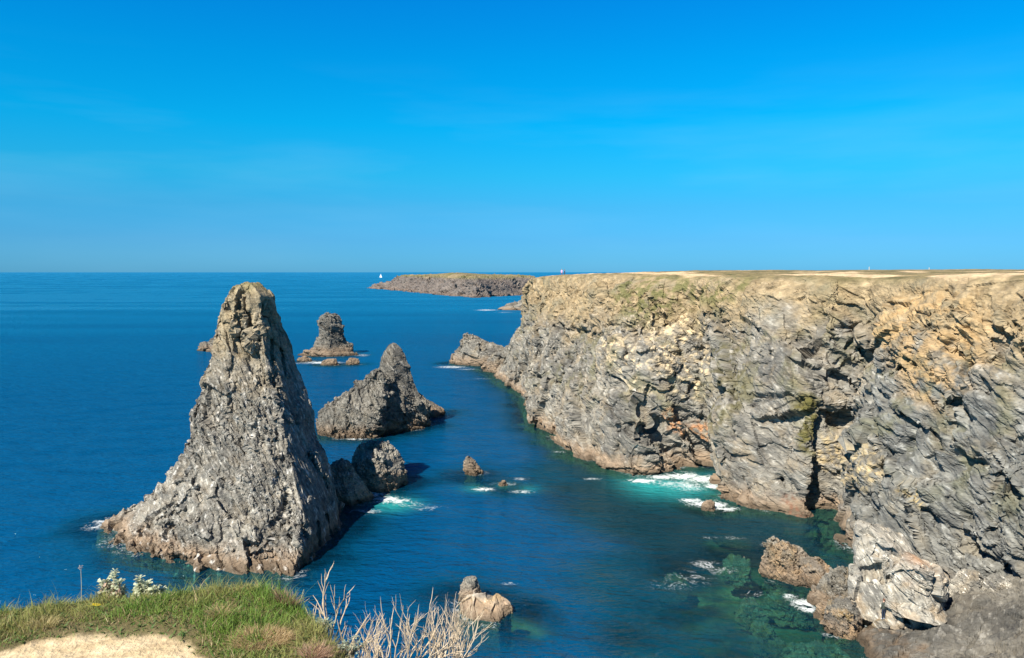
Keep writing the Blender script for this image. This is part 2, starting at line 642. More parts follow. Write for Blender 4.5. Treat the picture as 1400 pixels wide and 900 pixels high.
def pick(px, py):
    d = (PX - px) ** 2 + (PY - py) ** 2 + 0.00002 * P0[..., 1] ** 2
    d[tv > 6.5] += 1e6
    k = np.argmin(d)
    return P0.reshape(-1, 3)[k]
def path(*pts):
    return [pick(a, b) for a, b in pts]
sgn = -1.0 if flip else 1.0
strokes = [  # pixels of the feature in the photograph, width m, depth m
    ([(850, 520), (885, 560), (915, 595), (940, 622), (952, 645)], 1.5, 3.2),
    ([(925, 555), (950, 585), (966, 625), (980, 652)], 1.3, 4.2),
    ([(1010, 430), (1000, 480), (985, 530), (975, 575)], 3.2, 3.0),
    ([(1004, 465), (1000, 500), (1003, 540)], 1.0, 1.6),
    ([(1122, 440), (1126, 490), (1126, 550), (1124, 600), (1122, 660), (1124, 715)], 1.9, 4.2),
    ([(1122, 470), (1140, 462), (1156, 470)], 1.2, 2.2),
    ([(1125, 545), (1140, 520), (1160, 505)], 1.3, 2.0),
    ([(1128, 565), (1150, 575), (1170, 585)], 1.8, 2.0),
    ([(1165, 445), (1190, 432), (1212, 428)], 1.0, 1.7),
    ([(1165, 475), (1185, 480), (1205, 465)], 1.4, 2.2),
    ([(1180, 525), (1205, 505), (1225, 490)], 0.9, 1.5),
    ([(1310, 470), (1330, 492), (1352, 492), (1375, 470), (1400, 458)], 1.1, 1.9),
    ([(1190, 610), (1215, 620), (1240, 610)], 1.0, 1.2),
    ([(1135, 655), (1165, 672), (1185, 695), (1205, 720)], 0.6, 1.0),
    ([(1225, 655), (1262, 690), (1290, 720)], 0.5, 0.8),
    ([(1325, 690), (1305, 720), (1330, 755), (1395, 800)], 0.9, 1.8),
    ([(1070, 650), (1085, 680), (1105, 700)], 0.9, 1.6),
    ([(740, 430), (770, 445), (800, 455)], 1.2, 1.3),
    ([(780, 460), (810, 445), (820, 440)], 1.0, 1.3),
    ([(830, 530), (860, 525), (875, 535)], 1.0, 1.3),
    ([(750, 570), (790, 560), (830, 548)], 0.9, 1.0),
    ([(900, 440), (930, 425), (945, 400)], 1.2, 1.4),
    ([(835, 420), (850, 424)], 0.9, 1.3),
    ([(1130, 408), (1145, 418)], 1.0, 1.5),
    ([(1230, 398), (1250, 402)], 0.8, 1.0),
    ([(1380, 440), (1400, 445)], 0.9, 1.5),
    ([(1210, 545), (1235, 528), (1260, 540)], 0.9, 1.0),
    ([(1290, 640), (1340, 625), (1380, 630)], 0.5, 0.7),
    ([(1270, 590), (1300, 580), (1330, 590)], 0.5, 0.6),
]
spots = {
    'grass_gully': path((985, 480), (985, 520), (982, 555)),
    'grass_cleft': path((1106, 560), (1108, 580), (1112, 600)),
    'rust': path((920, 575), (940, 585), (955, 592)),
    'rust_cleft': path((1085, 690), (1105, 705)),
    'ochre_right': path((1245, 672), (1255, 685)),
    'ochre_low': path((1140, 620), (1160, 635), (1180, 640)),
    'pale_gully': path((925, 450), (930, 490), (940, 510)),
    'pale_mid': path((845, 470), (870, 460), (880, 490)),
    'green_brow': path((870, 395), (885, 410), (905, 385), (960, 385), (1000, 385)),
    'quartz': path((862, 528), (888, 555), (905, 580), (922, 610)),
    'ochre_cap': path((1230, 440), (1270, 440), (1290, 490)),
    'slab': path((1060, 480), (1050, 580), (1050, 650)),
}
for pts, wd, dp in strokes:
    P = carve(P, N0 * sgn, path(*pts), wd, dp * (.85 if pts[0][0] == 1122 else .72))
NS = (0.2, -0.42, 0.9)
rp_ = np.random.default_rng(505)
iv_ = np.where((tv > 1.3) & (tv < 4.75))[0]
for k in range(150):                      # ledge recesses that follow the dipping foliation
    i_, j_ = rp_.choice(iv_), rp_.integers(60, NU - 200)
    p_ = P0[i_, j_]
    sc_ = .5 + p_[1] / 130.0
    L_ = rp_.gamma(2.2, .9) * sc_
    t_ = np.array([rp_.normal(0, .15), -.9, -.42 + rp_.normal(0, .25)])
    P = carve(P, N0 * sgn, [p_ - t_ * L_ * .5, p_, p_ + t_ * L_ * .5], rp_.uniform(.3, .75) * sc_, rp_.uniform(.5, 1.35) * sc_)
rp_ = np.random.default_rng(606)
for k in range(46):                       # long joints and bedding cracks across the wall
    i0, j0 = int(rp_.choice(iv_)), int(rp_.integers(80, NU - 260))
    si, sj = [(5, -9), (9, 2), (10, -3), (2, -12)][rp_.integers(0, 4)]
    pts = []
    for t_ in range(int(rp_.integers(8, 20))):
        i_, j_ = int(i0 + si * t_ + rp_.normal(0, 2)), int(j0 + sj * t_ + rp_.normal(0, 3))
        if 30 < i_ < 400 and 20 < j_ < NU - 20:
            pts.append(P[i_, j_])
    if len(pts) > 3:
        sc_ = .5 + pts[0][1] / 130.0
        P = carve(P, N0 * sgn, pts, rp_.uniform(.16, .3) * sc_, rp_.uniform(.4, .9) * sc_)
# softer on the smooth slab between the gullies
def near(V, pts, r):
    pts = np.array(pts)
    best = np.full(V.shape[:-1], 1e9)
    for k in range(len(pts)):
        a = pts[k]
        b = pts[min(k + 1, len(pts) - 1)]
        ab = b - a
        t = np.clip(((V - a) @ ab) / max(ab @ ab, 1e-9), 0, 1)
        best = np.minimum(best, np.linalg.norm(V - (a + t[..., None] * ab), axis=-1))
    return 1 - smooth(r * 0.5, r, best)
calm = 1 - 0.3 * near(P0, spots['slab'], 9.0)
big_, _ = facet(P0, (17, 14, 8), 3.3, 1.3, 0, .05, frame((.25, -.5, .8)))
P = P + N0 * sgn * (1.05 * big_ * face)[..., None]
P = P - N0 * sgn * (-1.3 * fbm(P0 / np.array([24.0, 24.0, 17.0]), 2, seed=33) * face)[..., None]
msk = face * calm
if flip:
    P = P[:, ::-1]
    msk = msk[:, ::-1]
    face = face[:, ::-1]
P[..., 2] += (.10 * ridged(P / np.array([2.2, 2.2, 2.0]), 3, .6, seed=16) + .28 * fbm(P / np.array([16.0, 16.0, 9.0]), 4, seed=15)) * (1 - face)
P = displace(P, False, dict(lump=1.7, block=0.60, ledge=0.62, block2=0.28, folia=0.36, ledge2=0.16, chip=0.095, grit=0.07), NS, 0.0, msk * 0.95 + 0.04)
V = P.reshape(-1, 3)
NRM = grid_normals(P, False).reshape(-1, 3)
note_shore(V)
col = rock_color(V, seed=0.0, n=NS, tide=2.2, warm=0.20, pale=0.30)
col = lerp(col, C3(.125, .118, .060), .6 * smooth(.02, .38, fbm(V / 5.0, 4, .6, seed=37)) * smooth(5, 11, V[:, 2]))
slate = smooth(96, 86, V[:, 1]) * smooth(24, 15, V[:, 2] + 4 * fbm(V / 8.0, 3, seed=19))
col = lerp(col, col * C3(.85, .90, .95), slate)
nz = fbm(V / 6.0, 4, 0.6, seed=5)
# weathered ochre top: deeper to the north, thinner on the near wall
reach = np.interp(V[:, 1], [60, 90, 112, 130, 165, 200, 250], [21.3, 22.0, 24.0, 20.5, 19.5, 19.5, 22.0])
e = smooth(-3.5, 3.5, V[:, 2] - reach + 6.5 * nz)
n2 = fbm(V / 1.7, 4, 0.65, seed=8) * 0.5 + 0.5
och = lerp(C3(.165, .120, .062), C3(.37, .28, .160), smooth(.25, .75, n2))
och = lerp(och, C3(.20, .168, .105), smooth(0.0, 0.5, fbm(V / 4.5, 3, seed=18)))
col = lerp(col, och, 0.82 * e)
def blotch(col, key, r, c, amt, th=-0.15, fs=1.6):
    m = near(V, spots[key], r) * smooth(th, th + 0.35, fbm(V / fs, 4, 0.6, seed=len(key) * 3.1))
    return lerp(col, C3(*c), amt * m)
col = blotch(col, 'grass_gully', 5.6, (.085, .076, .034), 0.8, -0.12, 1.6)
col = blotch(col, 'grass_cleft', 2.8, (.095, .085, .022), 0.92, -0.35)
col = blotch(col, 'rust', 2.4, (.40, .19, .08), 0.8, -0.2, 0.9)
col = blotch(col, 'rust_cleft', 2.0, (.17, .075, .045), 0.7, 0.0, 0.9)
col = blotch(col, 'ochre_right', 1.8, (.50, .36, .12), 0.75, -0.1, 0.8)
col = blotch(col, 'ochre_low', 3.5, (.46, .36, .2), 0.7, -0.1, 0.9)
col = blotch(col, 'pale_gully', 6.5, (.60, .48, .30), 0.85, 0.0, 1.4)
col = blotch(col, 'pale_mid', 7.5, (.58, .47, .31), 0.8, 0.0, 1.6)
col = blotch(col, 'green_brow', 6.5, (.105, .105, .038), 0.85, -0.15, 2.2)
col = blotch(col, 'quartz', 0.45, (.62, .56, .48), 0.9, -0.6, 1.0)
col = blotch(col, 'ochre_cap', 7.0, (.40, .265, .125), 0.62, -0.2, 2.0)
# plateau: turf with a worn pale path along the brow
tvv = np.repeat(tv, NU)
inland = smooth(4.75, 5.25, tvv + 0.25 * nz)
turf = lerp(C3(.115, .10, .045), C3(.22, .17, .09), smooth(.3, .7, fbm(V / np.array([5, 5, 2.0]), 4, seed=31) * .5 + .5))
pth = smooth(0.02, 0.3, fbm(V / np.array([9.0, 9.0, 4.0]), 3, seed=44) + 0.55 * np.exp(-((tvv - 5.8) / 0.55) ** 2) - 0.12)
pth = pth * smooth(8.2, 7.2, tvv)
turf = lerp(turf, C3(.07, .068, .03), .8 * smooth(.1, .4, fbm(V / np.array([3.0, 3.0, 2.0]), 4, .6, seed=57)))
plat = lerp(turf, C3(.47, .35, .215), pth)
col = lerp(col, plat, inland * smooth(26.0, 28.2, V[:, 2] + nz))
me = new_mesh('cliff', V, grid_faces(NU, NV), M_CLIFF, col * .98)
cliff = link('cliff', me, kind='structure')
CLIFF_P = P

# ------------------------------------------------------------------ the tall stack in front
def ring(z, *pts):
    return np.array([[x, y, z] for x, y in pts], float)
rings = [
    ring(-4, (-50, 90), (-44, 78), (-35, 73), (-21, 69.5), (-16.5, 87), (-19, 101), (-30, 112), (-44, 104)),
    ring(0, (-48.0, 88.5), (-42.6, 81), (-35, 77.2), (-21.8, 74.2), (-20.2, 88), (-22.2, 94), (-30, 101), (-41, 97)),
    ring(2.5, (-45.2, 89.5), (-40.8, 83), (-34, 79), (-21.6, 77.4), (-20.8, 89), (-22.6, 94.5), (-30, 100), (-40, 97)),
    ring(5, (-41.9, 90), (-38.7, 84.5), (-33, 81), (-22.0, 80), (-21.5, 91), (-23.2, 95), (-30, 99), (-38.5, 96.5)),
    ring(10, (-39.9, 91), (-37, 87), (-32.5, 84.5), (-24.0, 83.9), (-23.1, 93.2), (-25.0, 95.5), (-30, 98.2), (-37.5, 96.5)),
    ring(12.6, (-40.3, 91.6), (-37.2, 88), (-32.8, 85.8), (-25.2, 85.4), (-23.9, 94), (-25.8, 96), (-30.6, 98), (-37.5, 96.5)),
    ring(15.5, (-38.7, 92.2), (-36.8, 89), (-33, 87.4), (-26.6, 87), (-25.1, 95), (-26.8, 96.6), (-31, 98.2), (-37, 96.4)),
    ring(20, (-37.3, 93), (-35.8, 90.6), (-33.2, 89.3), (-28.5, 89.4), (-26.9, 96), (-28.0, 97), (-32, 98), (-36, 96.4)),
    ring(24, (-36.6, 93.6), (-35.2, 91.5), (-33.3, 90.6), (-29.5, 91), (-28.5, 95.2), (-29.2, 97), (-32, 98.2), (-35.6, 96.6)),
    ring(27, (-35.5, 94), (-34.8, 92.2), (-33.2, 91.4), (-30.0, 92.2), (-29.2, 95.2), (-29.8, 96.4), (-32, 97.6), (-35.2, 96.4)),
    ring(28.2, (-34.5, 94), (-33.8, 92.9), (-33, 92.5), (-31.3, 93.0), (-30.6, 95), (-30.9, 95.8), (-32, 96.5), (-34.0, 95.6)),
]
for rg_ in rings[1:]:
    f_ = 1 - .12 * smooth(2.5, 11, rg_[:, 2])
    rg_[:, 0] = -31.9 + (rg_[:, 0] + 31.9) * f_
    rg_[:, 1] = 94.5 + (rg_[:, 1] - 94.5) * (1 - .4 * (1 - f_))
P = closed_loft(rings, 950, 470, 0.6, 0.8, .5)
rp_ = np.random.default_rng(99)
for k in range(16):                       # long joints running through the rock
    i0, j0 = rp_.integers(60, 380), rp_.integers(0, 560)
    si, sj = rp_.choice([(9, 2), (8, 5), (7, -3), (2, 10)])
    sj = sj * rp_.uniform(.6, 1.4)
    pts = [P[int(np.clip(i0 + si * t_ + rp_.normal(0, 2), 20, 440)), int(j0 + sj * t_ + rp_.normal(0, 3)) % 950] for t_ in range(rp_.integers(7, 16))]
    P = carve(P, grid_normals(P, True), pts, rp_.uniform(.16, .3), rp_.uniform(.5, 1.0))
NSK = (0.80, 0.35, 0.38)
g = np.clip((30.5 - P[..., 2]) / 14, 0.45, 1)
for pts, wd, dp in [([(-29.2, 92.4, 26.6), (-29.0, 93.4, 24.6)], 1.0, 1.5), ([(-32.6, 90.5, 24.5), (-31, 89.5, 20), (-30.0, 88.7, 18)], 0.9, 1.2),
                    ([(-35.4, 91, 25), (-36, 91, 22)], .6, .8), ([(-34, 79, 3.4), (-33.5, 81, 6)], .8, 1.2), ([(-30, 78, 3), (-30, 80.5, 6.5)], .7, 1.6),
                    ([(-25, 78, 3), (-25.5, 81, 8)], .8, 1.2), ([(-34.5, 86, 11), (-33.5, 87, 14)], .5, .9), ([(-33.8, 90.5, 18.5), (-33.8, 90.4, 17.5)], .7, 1.2)]:
    P = carve(P, grid_normals(P, True), pts, wd, dp)
rp_ = np.random.default_rng(404)
Nn = grid_normals(P, True)
for k in range(46):                       # pockets and clefts weathered into the face
    i_, j_ = rp_.integers(60, 430), rp_.integers(0, 950)
    p_ = P[i_, j_]
    if Nn[i_, j_, 1] > .3:
        continue
    L_ = rp_.uniform(.5, 3.0)
    t_ = np.array([rp_.normal(0, .25), rp_.normal(0, .25), 1.0]) if rp_.random() < .65 else np.array([1.0, 0, rp_.normal(0, .4)])
    P = carve(P, Nn, [p_ - t_ * L_ * .5, p_, p_ + t_ * L_ * .5], rp_.uniform(.28, .6), rp_.uniform(.5, 1.2))
g = g * (1 - .6 * smooth(.5, .8, grid_normals(P, True)[..., 0]))
P = displace(P, True, dict(lump=1.2, block=0.62, ledge=0.34, block2=0.28, folia=0.62, ledge2=0.15, chip=0.13, grit=0.11), NSK, 3.0, g)
def stack_extra(V, col):
    n = fbm(V / 2.5, 4, 0.6, seed=51)
    t = smooth(13, 27, V[:, 2] + 7 * n)
    c = lerp(C3(.22, .17, .095), C3(.37, .29, .17), smooth(.3, .7, fbm(V / 1.2, 3, seed=3) * .5 + .5))
    col = lerp(col, c, .72 * t)
    cap = smooth(27.2, 28.6, V[:, 2] + 1.2 * n)
    col = lerp(col, C3(.16, .14, .06), .7 * cap)
    # guano and quartz flecks down the seaward face
    f = smooth(.22, .5, fbm(V / np.array([.7, .7, 2.2]), 4, .6, seed=70)) * smooth(24, 12, V[:, 2])
    return lerp(col, C3(.66, .63, .58), .75 * f)
finish_rock('sea_stack', [(P, True)], M_STACK, 'tallest sea stack, a broad grey and tan rock pillar in front with a flat top', 'sea stack',
            dict(seed=3.0, n=NSK, tide=1.9, warm=.10, tone=1.16, pale=.42, scale=.8), extra=stack_extra)

# ------------------------------------------------------------------ the middle stack: spire, front buttress, low spur
A = dict(lump=1.1, block=0.7, ledge=0.4, block2=0.4, folia=0.5, ledge2=0.2, chip=0.2, grit=0.2)
NM = (0.75, -0.2, 0.6)
s1 = px_stack([(594, 470, 588), (575, 478, 588), (555, 492, 580), (538, 505, 572), (522, 514, 565), (505, 518, 560), (490, 521, 554), (478, 526, 549), (471, 531, 543)],
              147, .75, 420, 300, .1, .55)
s2 = px_stack([(597, 434, 530), (578, 434, 532), (562, 442, 535), (550, 452, 536), (540, 468, 535), (530, 482, 533), (521, 496, 532), (513, 505, 530)],
              142.5, .8, 360, 220, .15, .85)
s3 = px_stack([(571, 570, 606), (563, 572, 605), (555, 576, 598), (549, 580, 588)], 160, 1.0, 160, 90)
finish_rock('sea_stack', [(displace(s1, True, A, NM, 12.0, np.clip((17.5 - s1[..., 2]) / 9, .22, 1)), True), (displace(s2, True, A, NM, 15.0), True), (displace(s3, True, A, NM, 17.0, .6), True)],
            M_STACK, 'dark grey pyramid shaped sea stack with a slender pointed peak, in mid channel', 'sea stack',
            dict(seed=12.0, n=NM, tide=2.3, warm=.08, pale=.34, tone=.85))

# ------------------------------------------------------------------ the far stack with its flat shelf
A2 = dict(lump=1.2, block=0.8, ledge=0.3, block2=0.5, folia=0.5, ledge2=0.2, chip=0.2, grit=0.25)
s1 = px_stack([(486, 420, 484), (478, 424, 480), (470, 430, 473), (460, 435, 469), (451, 436, 468), (444, 436, 470), (437, 437, 468), (431, 440, 464)], 279, .8, 300, 240, .05, .6)
s2 = px_stack([(491, 405, 491), (485, 408, 488), (481, 415, 482)], 276, .45, 300, 70, .1, .6)
finish_rock('sea_stack', [(displace(s1, True, A2, (.55, .1, .8), 22.0, .8), True), (displace(s2, True, A2, (.1, .1, 1), 23.0, .6), True)],
            M_STACK, 'blunt round headed sea stack far out, standing on a flat brown rock shelf', 'sea stack',
            dict(seed=22.0, n=(.1, .1, 1), tide=3.4, warm=.08, pale=.22, tone=.85))

# ------------------------------------------------------------------ boulders: random convex blocks
def ico(sub):
    import bmesh
    bm = bmesh.new()
    bmesh.ops.create_icosphere(bm, subdivisions=sub, radius=1.0)
    V = np.array([v.co[:] for v in bm.verts])
    F = np.array([[v.index for v in f.verts] for f in bm.faces])
    bm.free()
    return V, F
ICO = {k: ico(k) for k in (4, 5, 6, 7)}
def boulder(center, half, seed, sub=6, planes=16, amp=0.06, taper=0.0, lean=(0, 0), n=NS, yaw=0.0):
    U, F = ICO[sub]
    r_ = np.random.default_rng(seed)
    pn = r_.normal(size=(planes, 3))
    pn /= np.linalg.norm(pn, axis=1, keepdims=True)
    pd = r_.uniform(0.72, 1.0, planes)
    dots = np.maximum(U @ pn.T, 0.05)
    rr = np.minimum((pd / dots).min(1), 1.15)
    q = U * rr[:, None]
    q = q / np.abs(q).max(0)
    h = np.asarray(half, float)
    X = q * h
    zz = q[:, 2] * .5 + .5
    X[:, :2] *= (1 - taper * zz)[:, None]
    X[:, 0] += lean[0] * zz * h[2]
    X[:, 1] += lean[1] * zz * h[2]
    c, s = math.cos(yaw), math.sin(yaw)
    X = np.stack([X[:, 0] * c - X[:, 1] * s, X[:, 0] * s + X[:, 1] * c, X[:, 2]], 1)
    m = h.mean()
    nn = U
    W = X + np.asarray(center)
    f, _ = facet(W, np.array([.9, .8, .45]) * m, seed * 1.3, .9, .25, .06, frame(n))
    f2, _ = facet(W, np.array([.33, .3, .16]) * m, seed * 2.3, .9, .3, .08, frame(n))
    d = amp * m * (1.6 * fbm(W / (m * .9), 3, seed=seed) + 1.3 * f + .8 * f2 + .9 * ridged((W @ frame(n)) / (np.array([.7, .7, .2]) * m), 5, .6, seed=seed))
    return W + nn * d[:, None], F
def px_rock(l, r, top, base, th, seed, zb=0.0, sub=6, amp=.09, taper=.25, sink=.6, lean=(0, 0), yaw=0.0, planes=11):
    """block whose outline fills the pixel box l..r, top..base with its near foot at height zb"""
    p = at_z(.5 * (l + r), base, zb)
    D = p[1]
    wd = (r - l) / FPX * D
    t = wd * th
    c = at_y(.5 * (l + r), base, D + t * .5)
    ztop = at_y(.5 * (l + r), top, D + t * .5)[2]
    hgt = ztop - zb
    lo = zb - hgt * sink - .4
    return boulder((c[0] - lean[0] * hgt * .3, D + t * .5, .5 * (ztop + lo)), (wd * .5, t * .5, .5 * (ztop - lo)), seed, sub, planes, amp, taper, lean, NS, yaw)

def crag(levels, th, seed, k=.35, arete=.6, skew=.1, lean=0.0, nu=220, nv=140, zb=0.0):
    D = 0.0
    p = at_z(levels[0][1], levels[0][0], zb)
    wd = (levels[0][2] - levels[0][1]) / FPX * p[1]
    D = p[1] + .5 * th * wd
    g_ = px_stack([(a, b, c, lean * i_) for i_, (a, b, c) in enumerate(levels)], D, th, nu, nv, skew, arete, .85, zbot=-3.0 if zb == 0 else zb - 2, cap=.08)
    return displace(g_, True, dict(lump=.5 * k * 2, block=.8 * k, ledge=.4 * k, block2=.5 * k, folia=.6 * k, ledge2=.2 * k, chip=.22 * k, grit=.22 * k), NM, seed, 1.0, k), True
def rock(label, cat, boxes, colkw=None, name='rock', mat=None, group=None, extra=None):
    kw = dict(tide=1.3, warm=.15, pale=.3, scale=.6)
    kw.update(colkw or {})
    return finish_rock(name, boxes, mat or M_STACK, label, cat, kw, group, extra=extra)

rock('squat grey rock with a brown foot, just right of the tallest stack', 'rock', [crag([(673, 484, 557), (656, 480, 558), (636, 478, 552), (620, 482, 544), (609, 490, 534)], .9, 5, .45)], dict(seed=5.0, tide=2.4, tone=1.3))
rock('low pale rock wedged against the right foot of the tallest stack', 'rock', [crag([(692, 452, 513), (676, 450, 508), (658, 450, 496), (644, 452, 484), (634, 456, 474)], .9, 8, .4)], dict(seed=8.0, tide=1.9, tone=1.3))
rock('small brown tooth of rock standing alone in mid channel', 'rock', [crag([(651, 638, 660), (642, 634, 657), (632, 634, 651), (626, 636, 645)], .8, 9, .2, nu=120, nv=80)], dict(seed=9.0, tide=2.6))
rock('small brown rock barely breaking the water amid white foam in mid channel', 'rock', [px_rock(680, 696, 658, 666, 1.0, 10, sub=5)], dict(seed=10.0))
rock('small pointed brown rock rising behind the flat one near the bottom of the channel', 'rock', [crag([(828, 627, 663), (812, 627, 659), (799, 631, 655), (789, 636, 650)], .8, 13, .10, nu=140, nv=90)], dict(seed=13.0, tide=1.7, tone=1.25, warm=.4))
rock('flat topped pale brown rock alone in the water near the dry shrub', 'rock', [(displace(px_stack([(868, 638, 698, 0, 3.3), (852, 631, 701, 0, 3.2), (836, 628, 700, .1, 2.8), (825, 628, 697, .7, 1.8), (815, 640, 684, 1.2, .25)], 65.4, 3.3, 240, 150, .1, .75, .92, zbot=-3.0, cap=.05), True, dict(lump=.12, block=.16, folia=.05, block2=.06, chip=.03, grit=.03), NM, 14.0, 1.0, .25), True)], dict(seed=14.0, tide=1.2, pale=.35, tone=1.6, warm=.6))
rock('brown rock washed by white surf at the foot of the cliff', 'rock', [px_rock(957, 983, 684, 700, .9, 16, sub=5)], dict(seed=16.0, tide=2.2))
rock('dark low islet at the left, partly behind the tallest stack', 'islet', [px_rock(263, 325, 461, 482, .8, 17, taper=.5)], dict(seed=17.0, tide=3.0, tone=.8))
for (l, r, t, b, s, lab) in [(404, 428, 487, 495, 31, 'flat brown skerry left of the surf below the far stack'), (436, 470, 490, 500, 32, 'low brown skerry in the surf, middle one below the far stack'),
                             (472, 493, 488, 499, 33, 'low brown skerry right of the surf below the far stack')]:
    rock(lab, 'skerry', [px_rock(l, r, t, b, .5, s, sub=5)], dict(seed=s, tide=4.0, tone=.9), 'skerry', group='skerries below the far stack')
rock('flat grey islet far off, cut by the end of the cliff', 'islet', [px_rock(675, 760, 411, 425, 1.0, 41, taper=.4)], dict(seed=41.0, tide=2.5, scale=2.0), 'islet', M_FAR)

# rocky point running out from the end of the cliff
a1 = px_stack([(500, 616, 690), (488, 618, 700), (478, 626, 690), (470, 630, 668), (462, 632, 652), (457, 634, 644)], 252, .9, 240, 160)
a2 = px_stack([(516, 655, 735), (500, 660, 735), (488, 672, 735), (478, 684, 735), (468, 697, 735)], 232, .8, 240, 160)
finish_rock('rock_outcrop', [(displace(a1, True, A2, NS, 27.0, .9), True), (displace(a2, True, A2, NS, 28.0, .9), True)], M_STACK,
            'low jagged grey rocky point at the far end of the cliff', 'rock outcrop', dict(seed=27.0, tide=3.2, warm=.2, pale=.3))

# ------------------------------------------------------------------ rocks at the lower right
def lr_extra(V, col):
    n = fbm(V / 1.4, 4, .6, seed=12)
    return lerp(col, C3(.42, .29, .17), .55 * smooth(.05, .35, n))
rock('long brown ridge of rock lying in the green shallows below the cliff', 'rock',
     [crag([(796, 1050, 1118), (782, 1042, 1118), (766, 1042, 1110), (752, 1044, 1096), (743, 1048, 1074)], .6, 51, .42), crag([(806, 1082, 1146), (790, 1080, 1144), (775, 1084, 1136), (764, 1092, 1116)], .7, 52, .36)], dict(seed=51.0, tide=2.6, warm=.4), extra=lr_extra)
rock('rounded ochre block at the foot of the long brown ridge', 'rock', [px_rock(1102, 1124, 779, 800, .8, 53, sub=5, taper=.2)], dict(seed=53.0, tide=.3, warm=.9))
rock('grey rock filling the gap between the brown ridge and the great boulder', 'rock', [crag([(828, 1112, 1176), (814, 1110, 1176), (800, 1116, 1174), (788, 1132, 1172), (778, 1146, 1166)], .8, 54, .34)], dict(seed=54.0, tide=1.0, warm=.25))
rock('flat grey brown slab at the water beside white surf, left of the great boulder', 'rock', [px_rock(1102, 1138, 806, 830, .8, 56, taper=.2)], dict(seed=56.0, tide=1.6))
rock('square brown block below the flat slab, left of the great boulder', 'rock', [px_rock(1113, 1140, 820, 850, .8, 57, taper=.1)], dict(seed=57.0, tide=2.2, warm=.5), extra=lr_extra)
rock('tan cracked ledge under the left edge of the great boulder', 'rock', [crag([(874, 1132, 1184), (856, 1126, 1182), (838, 1126, 1178), (824, 1132, 1172)], .8, 58, .25)], dict(seed=58.0, tide=1.5, warm=.9), extra=lr_extra)

# rock platform: uneven apron from the wall down to the water
gx = np.linspace(22, 47, 330)
gy = np.linspace(38, 74, 420)
XX, YY = np.meshgrid(gx, gy)
edge = np.interp(YY, [38, 50, 57, 61, 66, 70, 74], [24.5, 26, 27.2, 28.0, 33.5, 37.5, 40.0])
Q = np.stack([XX, YY, XX * 0], -1)
h = -4 + 4.5 * smooth(-3.0, 1.2, XX - edge + 1.2 * fbm(Q / 4, 3, seed=2)) + 3.4 * smooth(2, 14, XX - edge)
b1, _ = facet(Q, (3.2, 2.4, 3.0), 2.0, .8, .3, .06)
b2, _ = facet(Q, (1.0, .8, 1.0), 5.0, .9, .3, .08)
h = h + .45 * b1 + .2 * b2 + .30 * ridged((Q @ frame((.4, .9, .2))) / np.array([4.0, 4.0, .9]), 4, .55, seed=41) + .7 * fbm(Q / 6, 3, seed=5) + .14 * ridged(Q / .9, 4, .6)
PP = np.stack([XX, YY, h], -1)
finish_rock('rock_platform', [(PP, False)], M_CLIFF, 'dark grey rough rock platform at the lower right below the cliff', 'rock platform', dict(seed=33.0, tide=.9, warm=.06, pale=.25, tone=.70))

# the great boulder
ga = dict(lump=.6, block=.75, ledge=.06, block2=.18, folia=.07, ledge2=.035, chip=.04, grit=.035)
lv = [(888, 1180, 1236, 2.2, 3.2), (874, 1176, 1246, 2.3, 3.4), (862, 1170, 1276, 2.0, 3.8), (852, 1165, 1290, .9, 5.2), (842, 1163, 1297, -.3), (824, 1163, 1298, -.2), (806, 1164, 1290), (788, 1165, 1283, .3), (770, 1167, 1272, .7), (752, 1168, 1252, 1.0), (738, 1172, 1235, 1.2), (727, 1178, 1214, 1.3)]
gb = px_stack(lv, 63.5, 6.0, 560, 380, .05, .6, .55, zbot=-1.0)
GX, GY = proj(gb)
def gpick(px, py):
    d = (GX - px) ** 2 + (GY - py) ** 2 + 3.0 * (gb[..., 1] - gb[..., 1].min())
    return gb.reshape(-1, 3)[np.argmin(d)]
for pts, wd_, dp_ in [([(1228, 788), (1240, 802), (1256, 814), (1268, 826)], .22, .9), ([(1240, 800), (1252, 806), (1264, 811)], .2, .8), ([(1164, 783), (1182, 785), (1200, 782)], .3, .9),
                      ([(1238, 842), (1242, 856), (1236, 868)], .18, .6), ([(1212, 772), (1222, 784), (1236, 778)], .25, .6), ([(1190, 748), (1200, 752)], .4, .7), ([(1210, 790), (1214, 812), (1208, 835)], .16, .45)]:
    gb = carve(gb, grid_normals(gb, True), [gpick(a, b) for a, b in pts], wd_, dp_)
gb = displace(gb, True, ga, (.85, -.2, .4), 61.0, 1.0, .8)
gb2 = px_stack([(830, 1222, 1292), (812, 1222, 1290), (792, 1222, 1286), (775, 1226, 1278), (764, 1236, 1266)], 61.2, 3.4, 300, 220, .05, .6, .5, zbot=2.0)
gb2 = displace(gb2, True, ga, (.4, -.3, .8), 64.0, .8, .6)
def gb_extra(V, col):
    n = fbm(V / 1.8, 4, .55, seed=91)
    col = lerp(col, C3(.38, .29, .19), .5 * smooth(.1, .4, n + .08 * (4 - V[:, 2])))
    p = at_y(1262, 770, 61)
    m = np.exp(-(np.linalg.norm(V - p, axis=1) / 1.3) ** 2) * smooth(-.3, .2, n)
    col = lerp(col, C3(.50, .28, .15), .8 * m)
    p = at_y(1208, 750, 61.5)
    m = np.exp(-(np.linalg.norm(V - p, axis=1) / 1.2) ** 2)
    return lerp(col, C3(.52, .50, .47), .7 * m)
finish_rock('boulder', [(gb, True), (gb2, True)], M_BOULDER, 'great grey and tan boulder leaning over the platform at lower right', 'boulder',
            dict(seed=61.0, n=(.9, .2, .3), tide=.2, warm=.12, pale=.40, scale=.5, tone=1.5), extra=gb_extra)
